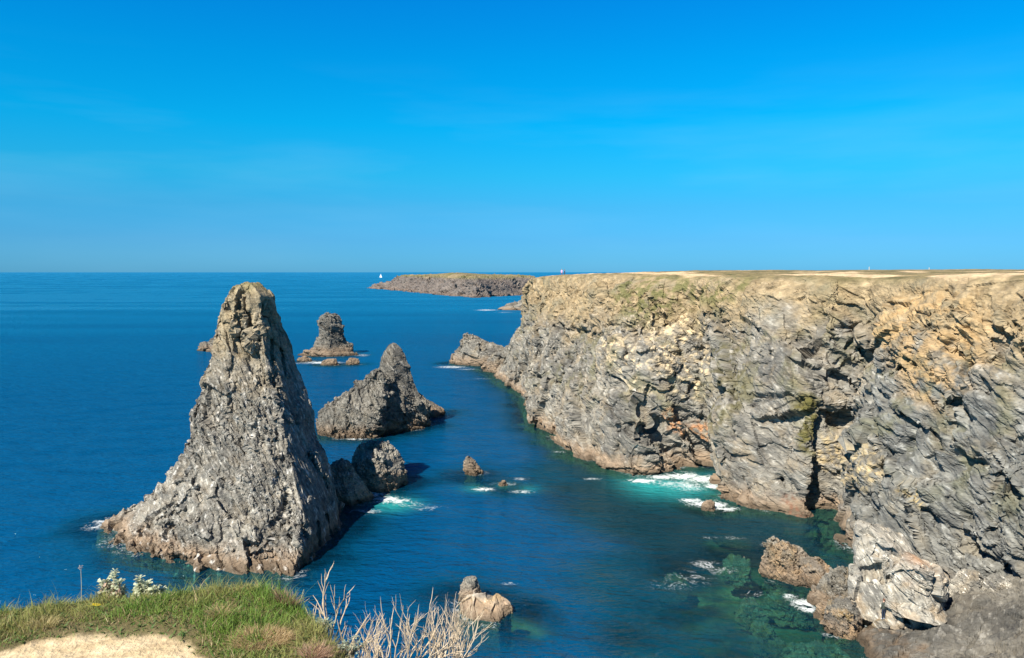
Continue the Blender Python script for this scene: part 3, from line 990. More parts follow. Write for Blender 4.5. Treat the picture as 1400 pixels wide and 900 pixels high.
rock('pale grey angular slab behind the great boulder, left of a pair', 'boulder', [crag([(818, 1297, 1346), (805, 1294, 1348), (791, 1304, 1346), (781, 1320, 1340)], .7, 65, .12, zb=2.3)], dict(seed=65.0, tide=-9, pale=.6, tone=1.7), 'boulder', M_BOULDER, 'slabs below the cliff')
rock('pale grey angular slab against the cliff foot, right of a pair', 'boulder', [crag([(824, 1345, 1394), (810, 1342, 1394), (797, 1344, 1386), (788, 1352, 1374)], .7, 66, .12, zb=2.3)], dict(seed=66.0, tide=-9, pale=.5, tone=1.6), 'boulder', M_BOULDER, 'slabs below the cliff')

# drowned boulders, seen pale green through the shallows
for (x, y, r, z, lab) in [(1012, 765, 22, -.9, 'pale drowned boulder left of the long brown ridge'), (1030, 818, 20, -1.1, 'round drowned boulder in the green shallows below the brown ridge'),
                          (1046, 845, 20, -1.3, 'round drowned boulder nearest the bottom edge of the green shallows'), (1075, 812, 26, -.8, 'brown drowned boulder between the ridge and the flat slab'),
                          (925, 770, 22, -2.2, 'faint drowned boulder left of the white flecks on the dark water'), (868, 872, 22, -2.6, 'faint green drowned boulder alone near the bottom of the photo'),
                          (1085, 870, 30, -1.2, 'long drowned boulder near the bottom below the square brown block'), (1140, 880, 28, -.8, 'drowned boulder against the left foot of the great boulder'),
                          (1100, 822, 14, -.5, 'small drowned boulder under the surf beside the flat slab')]:
    p = at_z(x, y, 0)
    rr = r / FPX * p[1]
    rock(lab, 'boulder', [boulder((p[0], p[1] + rr * .4, z - .9), (rr * .9, rr * 1.2, 1.2), int(x), 6, 8, .2)], dict(seed=x * .1, tide=-9, warm=.9, pale=.5, tone=1.0, scale=.4), 'drowned_boulder', M_BOULDER, 'drowned boulders in the shallows')

# ------------------------------------------------------------------ distant island
isl = [
    ring(-3, (-290, 1500), (-165, 1170), (-97, 1000), (-43, 890), (25, 1010), (75, 1150), (60, 1420), (-100, 1640)),
    ring(0, (-276, 1500), (-158, 1190), (-95, 1018), (-43, 905), (20, 1025), (64, 1160), (46, 1400), (-100, 1600)),
    ring(6, (-252, 1480), (-150, 1200), (-90, 1030), (-44, 918), (17, 1035), (58, 1165), (40, 1390), (-100, 1580)),
    ring(14, (-226, 1450), (-142, 1210), (-86, 1042), (-46, 930), (13, 1045), (48, 1175), (34, 1380), (-100, 1560)),
    ring(21, (-205, 1420), (-134, 1225), (-82, 1060), (-48, 945), (6, 1060), (32, 1185), (24, 1370), (-100, 1540)),
    ring(24, (-180, 1390), (-122, 1250), (-78, 1090), (-50, 985), (-8, 1085), (10, 1200), (0, 1350), (-100, 1500)),
]
P = closed_loft(isl, 900, 150, .55, .7)
P[..., 2] += np.where(P[..., 2] > 20, 4.0 * np.exp(-(((P[..., 0] + 95) / 40) ** 2)) * smooth(20, 24.3, P[..., 2]), 0)
P = displace(P, True, dict(lump=6, block=3.0, ledge=1.2, block2=1.6, folia=2.0, chip=.7, grit=0.8), (.5, .2, .8), 71.0, np.clip((27 - P[..., 2]) / 8, .12, 1), 3.2)
def isl_extra(V, col):
    n = fbm(V / 18, 4, seed=3)
    t = smooth(19.5, 23.5, V[:, 2] + 3.5 * n)
    g = lerp(C3(.13, .125, .045), C3(.23, .18, .10), smooth(-.2, .3, n))
    col = lerp(col, C3(.13, .10, .095), .5)
    return lerp(col, g, .9 * t)
finish_rock('island', [(P, True)], M_FAR, 'long low island on the horizon with dark cliffs and a grassy green top', 'island', dict(seed=71.0, tide=3.5, warm=.1, pale=.2, scale=5.0, tone=.8), extra=isl_extra)

# ------------------------------------------------------------------ the sea
ang = np.concatenate([np.linspace(-180, -48, 60, endpoint=False), np.linspace(-48, 48, 1150, endpoint=False), np.linspace(48, 180, 60)])
r1 = 18 * 1.02 ** np.arange(0, 46)
r2 = r1[-1] * 1.0042 ** np.arange(1, 430)
r3 = r2[-1] * 1.03 ** np.arange(1, 190)
rad = np.concatenate([r1, r2, r3])
Aa, Rr = np.meshgrid(np.radians(ang), rad)
SV = np.stack([Rr * np.sin(Aa), Rr * np.cos(Aa), np.zeros_like(Rr)], -1).reshape(-1, 3)
kx, ky = np.arange(-75, 75.1, .8), np.arange(14, 330, .8)
shp = np.concatenate(SHORE)
kd = kdtree.KDTree(len(shp))
for i_, p_ in enumerate(shp):
    kd.insert((p_[0], p_[1], 0), i_)
kd.balance()
DG = np.array([[kd.find((x, y, 0))[2] for x in kx] for y in ky])
def bil(x, y):
    fx = np.clip((x - kx[0]) / .8, 0, len(kx) - 1.001)
    fy = np.clip((y - ky[0]) / .8, 0, len(ky) - 1.001)
    ix, iy = fx.astype(int), fy.astype(int)
    tx, ty = fx - ix, fy - iy
    return (DG[iy, ix] * (1 - tx) + DG[iy, ix + 1] * tx) * (1 - ty) + (DG[iy + 1, ix] * (1 - tx) + DG[iy + 1, ix + 1] * tx) * ty
inb = (np.abs(SV[:, 0]) < 74) & (SV[:, 1] > 15) & (SV[:, 1] < 328)
sd = np.full(len(SV), 99.0)
sd[inb] = bil(SV[inb, 0], SV[inb, 1])
n1 = fbm(SV / 7.0, 3, seed=2)
n2 = fbm(SV / 2.2, 3, seed=6)
shallow = .75 * (1 - smooth(.4, 5.0, sd + 2.6 * n1))
def blob(pxs, r, z=0.0, sy=1.0):
    m = np.zeros(len(SV))
    for (x, y) in pxs:
        p = at_z(x, y, z)
        m = np.maximum(m, np.exp(-(((SV[:, 0] - p[0]) / r) ** 2 + ((SV[:, 1] - p[1]) / (r * sy)) ** 2)))
    return m
reef = np.maximum(blob([(1060, 800), (1110, 850), (1030, 840), (1130, 890)], 5.5), blob([(1000, 770), (1060, 760)], 4.5))
reef = np.maximum(reef, .6 * blob([(960, 850), (1000, 890), (930, 780)], 5))
reef = np.maximum(reef, .45 * blob([(868, 872), (925, 768), (1100, 735)], 3.5))
shallow = np.clip(np.maximum(shallow, .85 * reef * (1 + 1.1 * n1 + .5 * n2)), 0, .66)
green = np.maximum(smooth(.0, .5, blob([(900, 700), (1000, 740), (1060, 780), (950, 800), (1080, 860), (820, 650), (1000, 860)], 10.5)), .6 * (1 - smooth(2, 9, sd + 3 * n1)) * inb)
aer = np.maximum(blob([(890, 662), (915, 664), (940, 664), (962, 665)], 4.0, sy=1.6), .9 * blob([(520, 686), (540, 690)], 3.0))
aer = np.maximum(aer, .5 * blob([(690, 664), (655, 668), (715, 668)], 2.0))
foam = np.zeros(len(SV))
for (x, y, r, a, sy) in [(880, 658, 2.0, 1, .55), (905, 652, 2.0, 1, .6), (935, 651, 2.4, 1, .8), (962, 655, 2.2, 1, .9), (975, 665, 1.3, 1, 1), (940, 664, 2.2, .72, 1.2), (915, 662, 2, .62, .8),
                         (945, 684, 1.4, .95, .6), (968, 689, 2.2, 1, .6), (990, 695, 1.5, 1, .7), (980, 690, 1.6, 1, .6), (955, 690, 1.6, .6, .6),
                         (528, 683, 2.2, 1, .7), (512, 675, 1.6, 1, 1), (545, 685, 1.9, .85, .6), (498, 700, 2.2, .6, .5), (560, 690, 2.4, .5, .6), (585, 695, 2.6, .4, .5),
                         (660, 669, 1.5, .95, .6), (714, 672, 1.6, .7, .5), (712, 655, 1.2, .6, .6), (690, 662, 1.8, .6, .5),
                         (440, 496, 7, .9, .45), (420, 494, 4, .8, .4), (470, 492, 4, .85, .4), (495, 486, 3, .6, .6), (408, 497, 3.0, .5, .4),
                         (262, 481, 4, .8, .6), (138, 716, 1.3, 1, 1.5), (850, 500, .1, .1, 1), (617, 502, 5, .75, .6), (640, 505, 4, .5, .5), (660, 518, 3, .4, .5),
                         (488, 600, 2.2, .7, .6), (512, 598, 1.8, .5, .6), (965, 772, 1.5, .62, .8), (985, 780, 1.8, .46, .7), (945, 790, 2.6, .40, .8), (920, 800, 2.6, .36, .6),
                         (1100, 826, 1.2, 1, .8), (1106, 833, .9, .9, .8), (1092, 790, .9, .75, 1), (1078, 815, .8, .7, .8), (970, 735, 1.0, .5, .4), (1000, 735, 1.6, .42, .4),
                         (810, 655, 1.6, .55, .5), (765, 618, 1.5, .45, .5), (697, 798, .7, .6, .5), (665, 424, 9, .9, .5), (690, 427, 8, .7, .4), (1050, 745, 1.0, .4, .6)]:
    foam = np.maximum(foam, a * blob([(x, y)], r * (1.3 if 860 < x < 1000 and y < 700 else 1.12), 0, sy))
foam = np.maximum(foam, .40 * (1 - smooth(.1, 1.8, sd + .9 * n2)) * smooth(.05, .4, n1 + .1) * inb)
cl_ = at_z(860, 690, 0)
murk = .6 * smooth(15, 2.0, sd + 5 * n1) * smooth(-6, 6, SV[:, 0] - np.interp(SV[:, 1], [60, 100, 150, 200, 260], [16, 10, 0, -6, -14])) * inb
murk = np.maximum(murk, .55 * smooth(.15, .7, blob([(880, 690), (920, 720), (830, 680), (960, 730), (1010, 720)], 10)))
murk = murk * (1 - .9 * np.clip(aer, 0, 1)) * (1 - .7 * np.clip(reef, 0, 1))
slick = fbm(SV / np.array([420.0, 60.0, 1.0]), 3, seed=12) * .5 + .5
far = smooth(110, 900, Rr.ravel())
M_SEA = bpy.data.materials.new('sea_water')
t, N, L = nodes(M_SEA)
out = N('OutputMaterial')
tc = N('TexCoord')
def fac(name):
    return N('Attribute', attribute_name=name).outputs['Fac']
def mixc(f, a, b):
    m = N('Mix', data_type='RGBA')
    L(f, m.inputs['Factor'])
    for k, v in ((6, a), (7, b)):
        if isinstance(v, tuple):
            m.inputs[k].default_value = v + (1,)
        else:
            L(v, m.inputs[k])
    return m.outputs[2]
deep = mixc(fac('green'), (.0005, .048, .128), (.0008, .038, .070))
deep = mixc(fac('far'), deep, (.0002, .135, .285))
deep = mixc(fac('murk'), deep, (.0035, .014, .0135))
deep = mixc(fac('aer'), deep, (.02, .25, .25))
# small waves
hts = []
for (sx, sy, sc_, amp, dt) in [(.14, .30, 1.0, .9, 3.0), (.42, .95, 1.0, .62, 3.0), (1.3, 2.6, 1.0, .26, 3.0)]:
    mp = N('Mapping')
    mp.inputs['Scale'].default_value = (sx, sy, 1)
    mp.inputs['Rotation'].default_value = (0, 0, .35)
    L(tc.outputs['Object'], mp.inputs[0])
    nn = N('TexNoise', Scale=sc_, Detail=dt, Roughness=.55)
    nn.inputs['Distortion'].default_value = .5
    L(mp.outputs[0], nn.inputs['Vector'])
    mm = N('Math', operation='MULTIPLY')
    mm.inputs[1].default_value = amp
    L(nn.outputs['Fac'], mm.inputs[0])
    hts.append(mm.outputs[0])
s = hts[0]
for hh in hts[1:]:
    a_ = N('Math', operation='ADD')
    L(s, a_.inputs[0])
    L(hh, a_.inputs[1])
    s = a_.outputs[0]
bp = N('Bump', Strength=.85, Distance=1.0)
L(s, bp.inputs['Height'])
df = N('BsdfDiffuse')
L(deep, df.inputs['Color'])
L(bp.outputs[0], df.inputs['Normal'])
trn = N('BsdfTransparent')
trn.inputs['Color'].default_value = (.45, .86, .74, 1)
body = N('MixShader')
L(fac('shallow'), body.inputs[0])
L(df.outputs[0], body.inputs[1])
L(trn.outputs[0], body.inputs[2])
gl = N('BsdfGlossy', Roughness=.09)
gl.inputs['Color'].default_value = (.55, .88, 1, 1)
rg = N('MapRange')
rg.inputs['To Min'].default_value = .09
rg.inputs['To Max'].default_value = .32
L(fac('far'), rg.inputs['Value'])
L(rg.outputs[0], gl.inputs['Roughness'])
bd = N('MapRange')
bd.inputs['To Min'].default_value = 1.0
bd.inputs['To Max'].default_value = 3.0
L(fac('far'), bd.inputs['Value'])
L(bd.outputs[0], bp.inputs['Distance'])
L(bp.outputs[0], gl.inputs['Normal'])
fr = N('Fresnel', IOR=1.33)
L(bp.outputs[0], fr.inputs['Normal'])
frm = N('Math', operation='MINIMUM')
frm.inputs[1].default_value = .23
L(fr.outputs[0], frm.inputs[0])
top = N('MixShader')
L(frm.outputs[0], top.inputs[0])
L(body.outputs[0], top.inputs[1])
L(gl.outputs[0], top.inputs[2])
# lacy foam
fn = N('TexNoise', Scale=1.5, Detail=7.0, Roughness=.62)
fn.inputs['Distortion'].default_value = 1.4
L(tc.outputs['Object'], fn.inputs['Vector'])
fn2 = N('TexNoise', Scale=.42, Detail=5.0, Roughness=.6)
fn2.inputs['Distortion'].default_value = 2.0
L(tc.outputs['Object'], fn2.inputs['Vector'])
cur = N('Math', operation='MULTIPLY')
cur.inputs[1].default_value = .9
L(fac('foam'), cur.inputs[0])
cur = cur.outputs[0]
for nn, wgt in ((fn, -3.2), (fn2, -3.0)):          # foam minus two ridged noises: lace with holes
    rid = N('Math', operation='SUBTRACT')
    rid.inputs[1].default_value = .5
    L(nn.outputs['Fac'], rid.inputs[0])
    ab = N('Math', operation='ABSOLUTE')
    L(rid.outputs[0], ab.inputs[0])
    ma = N('Math', operation='MULTIPLY_ADD')
    ma.inputs[1].default_value = wgt
    L(ab.outputs[0], ma.inputs[0])
    L(cur, ma.inputs[2])
    cur = ma.outputs[0]
mr = N('MapRange')
mr.inputs['From Min'].default_value = .06
mr.inputs['From Max'].default_value = .58
L(cur, mr.inputs['Value'])
fd = N('BsdfDiffuse')
fd.inputs['Color'].default_value = (.60, .64, .65, 1)
fin = N('MixShader')
L(mr.outputs[0], fin.inputs[0])
L(top.outputs[0], fin.inputs[1])
L(fd.outputs[0], fin.inputs[2])
L(fin.outputs[0], out.inputs[0])
SV[:, 2] = .10 * fbm(SV / 9.0, 2, seed=9) * smooth(900, 200, Rr.ravel())
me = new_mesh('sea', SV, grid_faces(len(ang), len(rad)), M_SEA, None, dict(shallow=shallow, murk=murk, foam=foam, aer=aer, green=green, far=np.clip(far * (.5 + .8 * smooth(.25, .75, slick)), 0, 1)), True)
link('sea', me, kind='structure')

# seabed under the shallows
gx = np.linspace(-80, 80, 220)
gy = np.linspace(25, 330, 300)
XX, YY = np.meshgrid(gx, gy)
Q = np.stack([XX, YY, XX * 0], -1)
rf = np.exp(-(((XX - 26) / 11) ** 2 + ((YY - 66) / 14) ** 2))
zb = -5.5 + 2.6 * rf + 1.6 * fbm(Q / 7, 4, seed=3)
bcol = lerp(C3(.05, .085, .05), C3(.30, .32, .18), smooth(-.1, .4, fbm(Q / 5, 4, seed=13))).reshape(-1, 3)
me = new_mesh('seabed', np.stack([XX, YY, zb], -1).reshape(-1, 3), grid_faces(220, 300), M_BOULDER, bcol)
link('seabed', me, kind='structure')

# ------------------------------------------------------------------ the look-out in the foreground
GZ = 28.4
ex = [-30, -8, -3.2, -2.45, -2.06, -1.66, -1.35, -1.16, -1.02, -.90, -.78, -.68, -.62, -.2, .6, 2, 8]
ey = [4.6, 4.3, 3.75, 3.68, 3.82, 3.80, 3.88, 3.82, 3.66, 3.52, 3.32, 3.12, 2.9, 2.35, 1.9, 1.6, 1.4]
def edge_y(x):
    return np.interp(x, ex, ey)
def ground_z(x, y):
    d = y - edge_y(x)
    Q = np.stack([x, y, x * 0], -1)
    z = GZ + .05 * fbm(Q / .9, 3, seed=4) + .015 * fbm(Q / .2, 3, seed=9)
    z = z + .010 * np.exp(-(((x + 1.28) / .3) ** 2 + ((y - 3.75) / .35) ** 2))           # grassy hump
    z = z - .03 * smooth(-.25, -.9, d) + .0 * x
    z = z - np.where(d > 0, 2.6 * d + .0 * d, 0) - .12 * smooth(-.25, .05, d) ** 2
    return np.maximum(z, -2.0)
gx = np.concatenate([np.linspace(-12, -3.2, 60, endpoint=False), np.linspace(-3.2, 0.4, 420, endpoint=False), np.linspace(.4, 6, 60)])
gs = np.concatenate([np.linspace(-9, -1.6, 50, endpoint=False), np.linspace(-1.6, .15, 260, endpoint=False), np.linspace(.15, 11.5, 60)])
XX, DD = np.meshgrid(gx, gs)
YY = DD + edge_y(XX)
ZZ = ground_z(XX, YY)
px_, py_ = proj(np.stack([XX, YY, ZZ], -1))
# worn sandy path, outlined in plan
sand_pts = [(-60, 905), (0, 886), (50, 868), (110, 862), (165, 861), (225, 866), (258, 876), (276, 892), (292, 915)]
sp = np.array([at_z(a, b, GZ) for a, b in sand_pts])
def sandness(x, y):
    yl = np.interp(x, sp[:, 0], sp[:, 1])
    Q = np.stack([x, y, x * 0], -1)
    q = (yl - y) + .05 * fbm(Q / .14, 3, seed=21) + .03 * fbm(Q / .4, 2, seed=2)
    return np.where(x < sp[-1, 0], smooth(-.02, .05, q), 0)
G = np.stack([XX, YY, ZZ], -1)
sn = sandness(XX, YY)
soil = lerp(C3(.075, .06, .03), C3(.14, .12, .05), fbm(G / .1, 3, seed=7) * .5 + .5)
snd = lerp(C3(.44, .335, .195), C3(.56, .445, .285), smooth(.3, .7, fbm(G / np.array([.16, .1, .1]), 4, .6, seed=17) * .5 + .5))
snd = lerp(snd, C3(.40, .29, .17), .28 * smooth(.15, .45, fbm(G / .035, 3, .6, seed=61)))
snd = lerp(snd, C3(.34, .25, .15), .7 * smooth(.2, .42, fbm(G / np.array([.25, .05, .1]), 3, seed=27)))
gcol = lerp(soil, snd, sn)
M_GROUND = rock_material('path_ground', 22.0, .8, .95, .28, .02)
me = new_mesh('ground', G.reshape(-1, 3), grid_faces(len(gx), len(gs)), M_GROUND, gcol.reshape(-1, 3), None, True)
link('ground', me, kind='structure')

# grass: one mass of blades
M_LEAF = leaf_material('grass_blade', .55, .4)
def blades(n, xs, ys, hgt, width, lean, cols, seg=3, lean_dir=None, r_=rng):
    """returns V, F(list), colours: curved tapering blades rooted at xs, ys on the ground"""
    zs = ground_z(xs, ys) - .006
    a = r_.uniform(0, 2 * math.pi, n) if lean_dir is None else lean_dir
    dx, dy = np.cos(a), np.sin(a)
    f = r_.uniform(0, 2 * math.pi, n)
    sx, sy = np.cos(f), np.sin(f)
    Vs = []
    for k in range(seg + 1):
        t = k / seg
        off = lean * t ** 1.8
        hh = hgt * (t - .35 * np.clip(lean / np.maximum(hgt, 1e-4), 0, 1.3) * t ** 2.2)
        wd = width * (1 - t) ** .7 * .5
        cx, cy, cz = xs + dx * off, ys + dy * off, zs + hh
        if k < seg:
            Vs += [np.stack([cx - sx * wd, cy - sy * wd, cz], 1), np.stack([cx + sx * wd, cy + sy * wd, cz], 1)]
        else:
            Vs += [np.stack([cx, cy, cz], 1)]
    nvb = 2 * seg + 1
    V = np.stack(Vs, 1).reshape(-1, 3)
    o = np.arange(n)[:, None] * nvb
    q = np.concatenate([o + np.array([2 * k, 2 * k + 1, 2 * k + 3, 2 * k + 2]) for k in range(seg - 1)])
    tri = o + np.array([2 * seg - 2, 2 * seg - 1, 2 * seg])
    tt = np.array([k / seg for k in range(seg) for _ in (0, 1)] + [1.0])
    c = cols[:, None, :] * np.ones((1, nvb, 1))
    return V, [q, tri], c.reshape(-1, 3)
def gather(list_):
    Vs, Q, T, Cc, off = [], [], [], [], 0
    for V, F, c in list_:
        Vs.append(V)
        Cc.append(c)
        for f in F:
            (Q if f.shape[1] == 4 else T).append(f + off)
        off += len(V)
    F = []
    if Q:
        F.append(np.concatenate(Q))
    if T:
        F.append(np.concatenate(T))
    return np.concatenate(Vs), F, np.concatenate(Cc)
def turf(n, x0, x1, d0, d1, keep=None):
    xs = rng.uniform(x0, x1, n)
    ys = edge_y(xs) + rng.uniform(d0, d1, n)
    m = rng.random(n) > sandness(xs, ys) * 1.15
    if keep is not None:
        m &= keep(xs, ys)
    return xs[m], ys[m]
def grass_colors(xs, ys, n):
    Q = np.stack([xs, ys, xs * 0], -1)
    a = fbm(Q / .22, 3, seed=3) * .5 + .5
    b = fbm(Q / .5, 2, seed=8) * .5 + .5
    u = rng.random(n)
    c = lerp(C3(.070, .165, .020), C3(.25, .345, .070), np.clip(.7 * a + .4 * (u - .5) + .15, 0, 1))
    c = lerp(c, C3(.30, .28, .10), np.clip(smooth(.46, .66, b) * .85, 0, 1))
    ed = smooth(.12, .0, np.abs(np.interp(xs, sp[:, 0], sp[:, 1]) + .06 - ys)) * (xs < sp[-1, 0] + .1)
    dry = rng.random(n) < .08 + .5 * ed +   .22 * smooth(.15, .4, fbm(Q / .16, 3, seed=88))
    c[dry] = lerp(C3(.30, .22, .11), C3(.46, .36, .20), rng.random(dry.sum()))
    return c
xs, ys = turf(85000, -3.3, -.55, -1.0, .10)
n = len(xs)
hg = rng.gamma(3, .333, n) * .025 * (.75 + .7 * smooth(-.2, .35, fbm(np.stack([xs, ys, xs * 0], -1) / .18, 2, seed=66))) * (1 + .35 * smooth(-.35, .0, ys - edge_y(xs))) * (1 + .35 * np.exp(-((xs + 1.25) / .3) ** 2))
near_sand = smooth(.16, .0, np.interp(xs, sp[:, 0], sp[:, 1]) + .02 - ys + .0) if False else np.clip((ys - np.interp(xs, sp[:, 0], sp[:, 1])) / .14, .35, 1)
hg = hg * np.where(xs < sp[-1, 0], near_sand, 1)
g1 = blades(n, xs, ys, hg, rng.uniform(.0025, .005, n), hg * rng.uniform(.15, 1.1, n), grass_colors(xs, ys, n))
xs2, ys2 = turf(9000, -9, -3.3, -1.5, .1)
n = len(xs2)
hg = rng.gamma(5, .2, n) * .08
g2 = blades(n, xs2, ys2, hg, rng.uniform(.006, .012, n), hg * rng.uniform(.15, 1.1, n), grass_colors(xs2, ys2, n))
# broad low herb leaves among the blades
xs3, ys3 = turf(2600, -2.6, -.75, -.75, .02)
n = len(xs3)
hg = rng.uniform(.015, .04, n)
g3 = blades(n, xs3, ys3, hg, rng.uniform(.008, .016, n), hg * rng.uniform(.6, 1.4, n), lerp(C3(.07, .14, .03), C3(.15, .22, .07), rng.random(n)))
V, F, c = gather([g1, g2, g3])
link('grass', new_mesh('grass', V, F, M_LEAF, c), None, 'short green grass mixed with straw on the lip of the look-out', 'grass', kind='stuff')

def tuft(name, px, py, rad, n, hgt, colA, colB, label, cat, width=.003, curl=1.2, sy=.7):
    p = at_z(px, py, GZ)
    a = rng.uniform(0, 2 * math.pi, n)
    rr = rad * np.sqrt(rng.random(n))
    xs, ys = p[0] + np.cos(a) * rr, p[1] + np.sin(a) * rr * sy
    h_ = rng.uniform(.6, 1.2, n) * hgt
    V, F, c = blades(n, xs, ys, h_, rng.uniform(.7, 1.3, n) * width, h_ * rng.uniform(.3, curl, n), lerp(C3(*colA), C3(*colB), rng.random(n)), 4, a + rng.normal(0, .8, n))
    org = np.array([p[0], p[1], GZ])
    link(name, new_mesh(name, V - org, F, M_LEAF, c), None, label, cat, loc=org)
tuft('dry_grass_tuft', 357, 876, .12, 1600, .055, (.36, .25, .12), (.55, .42, .24), 'round tuft of bleached straw grass on the green bank', 'grass tuft', .0032, 1.9, .6)
tuft('dry_grass_tuft', 432, 900, .05, 500, .07, (.36, .22, .14), (.50, .34, .24), 'pinkish dry grass tuft at the right edge of the bank', 'grass tuft', .003, 1.3)
r_ = np.random.default_rng(5)
tuft('dry_grass_tuft', 300, 846, .05, 320, .06, (.34, .26, .12), (.50, .41, .21), 'small straw coloured tuft in the middle of the green bank', 'grass tuft', .003, 1.1)
tuft('dry_grass_tuft', 60, 852, .06, 320, .05, (.34, .28, .12), (.50, .42, .21), 'small straw coloured tuft at the far left above the sandy path', 'grass tuft', .003, 1.1)
tuft('dry_grass_tuft', 392, 826, .06, 300, .08, (.26, .15, .09), (.44, .31, .19), 'reddish brown dry stalks on the right shoulder of the bank', 'grass tuft', .003, .7)

# ---- plants
def tube(pts, radii, k=6):
    pts = np.array(pts, float)
    n = len(pts)
    V = []
    for i in range(n):
        d = pts[min(i + 1, n - 1)] - pts[max(i - 1, 0)]
        d = d / (np.linalg.norm(d) + 1e-9)
        a = np.cross(d, [.3, .2, .9] if abs(d[2]) < .8 else [1, .2, .1])
        a /= np.linalg.norm(a)
        b = np.cross(d, a)
        th = np.linspace(0, 2 * math.pi, k, endpoint=False)
        V.append(pts[i] + radii[i] * (np.cos(th)[:, None] * a + np.sin(th)[:, None] * b))
    V = np.concatenate(V)
    F = grid_faces(k, n, True)
    return V, F
def lobed_leaf(L_, W_, r_):
    """deeply lobed flat leaf, a little cupped; points along +x"""
    t = np.linspace(0, 1, 9)
    w_ = W_ * (.25 + .75 * t ** .7) * np.where(np.arange(9) % 2 == 0, .55, 1.0)
    w_[-1] = W_ * .35
    c = np.stack([t * L_, 0 * t, .25 * L_ * t * (1 - t) - .18 * L_ * t ** 2], 1)
    a = c + np.stack([0 * t + .012 * L_, w_ * .5, .18 * w_], 1)
    b = c + np.stack([0 * t + .012 * L_, -w_ * .5, .18 * w_], 1)
    V = np.concatenate([a, c, b])
    F = np.concatenate([np.stack([np.arange(8), np.arange(8) + 9, np.arange(8) + 10, np.arange(8) + 1], 1),
                        np.stack([np.arange(8) + 9, np.arange(8) + 18, np.arange(8) + 19, np.arange(8) + 10], 1)])
    return V, F
def orient(V, az, el, roll):
    c, s = math.cos(roll), math.sin(roll)
    V = np.stack([V[:, 0], V[:, 1] * c - V[:, 2] * s, V[:, 1] * s + V[:, 2] * c], 1)
    c, s = math.cos(el), math.sin(el)
    V = np.stack([V[:, 0] * c - V[:, 2] * s, V[:, 1], V[:, 0] * s + V[:, 2] * c], 1)
    c, s = math.cos(az), math.sin(az)
    return np.stack([V[:, 0] * c - V[:, 1] * s, V[:, 0] * s + V[:, 1] * c, V[:, 2]], 1)
def collect():
    return dict(V=[], F=[], C=[], n=0)
def add(cg, V, F, color):
    cg['V'].append(V)
    cg['F'].append(F + cg['n'])
    cg['C'].append(np.tile(np.asarray(color), (len(V), 1)))
    cg['n'] += len(V)
def emit(cg, name, mat, parent=None, **kw):
    Fs = {}
    for f in cg['F']:
        Fs.setdefault(f.shape[1], []).append(f)
    me = new_mesh(name, np.concatenate(cg['V']), [np.concatenate(v) for v in Fs.values()], mat, np.concatenate(cg['C']))
    return link(name, me, parent, **kw)
M_STEM = leaf_material('dry_stem', .8, .0)
def empty(name, loc, label, cat, group=None):
    o = bpy.data.objects.new(name, None)
    S.collection.objects.link(o)
    o.empty_display_size = .1
    o.location = loc
    o['label'] = label
    o['category'] = cat
    if group:
        o['group'] = group
    return o
def silver_plant(stems, label, seed):
    """stems: (px, py_top, py_base, dried share)"""
    r_ = np.random.default_rng(seed)
    D = 3.78
    bx = float(np.mean([s[0] for s in stems]))
    base = at_y(bx, 822, D)
    root = empty('silver_ragwort', base, label, 'plant', 'silver ragworts on the lip')
    st, lf = collect(), collect()
    for (pb, px, pt, dried, dd) in stems:
        b = at_y(pb, 830, D) - base
        t_ = at_y(px, pt, D + dd) - base
        mid = .5 * (b + t_) + r_.normal(0, .004, 3)
        V, F = tube([b, mid, t_], [.004, .0035, .002])
        add(st, V, F, (.36, .32, .24))
        for k in range(90):
            f = (k / 89) ** .8
            p = b * (1 - f) + t_ * f
            brown = r_.random() < dried * (1.25 - f)
            L_ = r_.uniform(.024, .042) * (1.1 - .25 * f)
            V, F = lobed_leaf(L_, L_ * .55, r_)
            el = r_.uniform(-.2, .7) if not brown else r_.uniform(-1.4, -.5)
            V = orient(V, r_.uniform(0, 2 * math.pi), el + .45 * f, r_.normal(0, .5)) + p
            c = (.44, .32, .25) if brown else (.50, .53, .38)
            add(lf, V, F, np.array(c) * r_.uniform(.75, 1.25))
    emit(st, 'stem', M_STEM, root)
    emit(lf, 'foliage', M_LEAF, root)
silver_plant([(150, 146, 792, .9, 0), (152, 157, 782, .35, .01), (160, 163, 795, .6, -.02), (142, 140, 797, .95, 0), (154, 152, 800, .6, .02), (148, 149, 806, .9, 0), (158, 168, 806, .5, 0)], 'upright silver leaved plant with withered brown lower leaves, left of a pair', 3)
silver_plant([(192, 192, 791, .2, 0), (195, 203, 797, .1, 0), (200, 214, 803, .1, -.02), (205, 226, 813, .1, 0), (190, 186, 810, .4, .02), (197, 198, 806, .1, .01), (203, 214, 813, .1, 0), (196, 190, 800, .2, 0), (208, 222, 807, .05, .02)], 'spreading silver leaved plant with pale green lobes, right of a pair', 5)

# thin flower stalk
D = 3.8
b = at_y(111, 832, D)
root = empty('flower_stalk', b, 'thin dry stalk with a seed head rising alone from the grass at left', 'stalk')
st, hd = collect(), collect()
V, F = tube([(0, 0, 0), at_y(111.5, 800, D) - b, at_y(110.5, 778, D) - b], [.0018, .0015, .0012])
add(st, V, F, (.40, .38, .30))
for k in range(14):
    V, F = lobed_leaf(.011, .005, rng)
    add(hd, orient(V, rng.uniform(0, 6.28), rng.uniform(0, 1.3), 0) + at_y(rng.normal(111, 1.6), rng.normal(777, 1.2), D) - b, F, (.42, .36, .30))
emit(st, 'stem', M_STEM, root)
emit(hd, 'seed_head', M_LEAF, root)
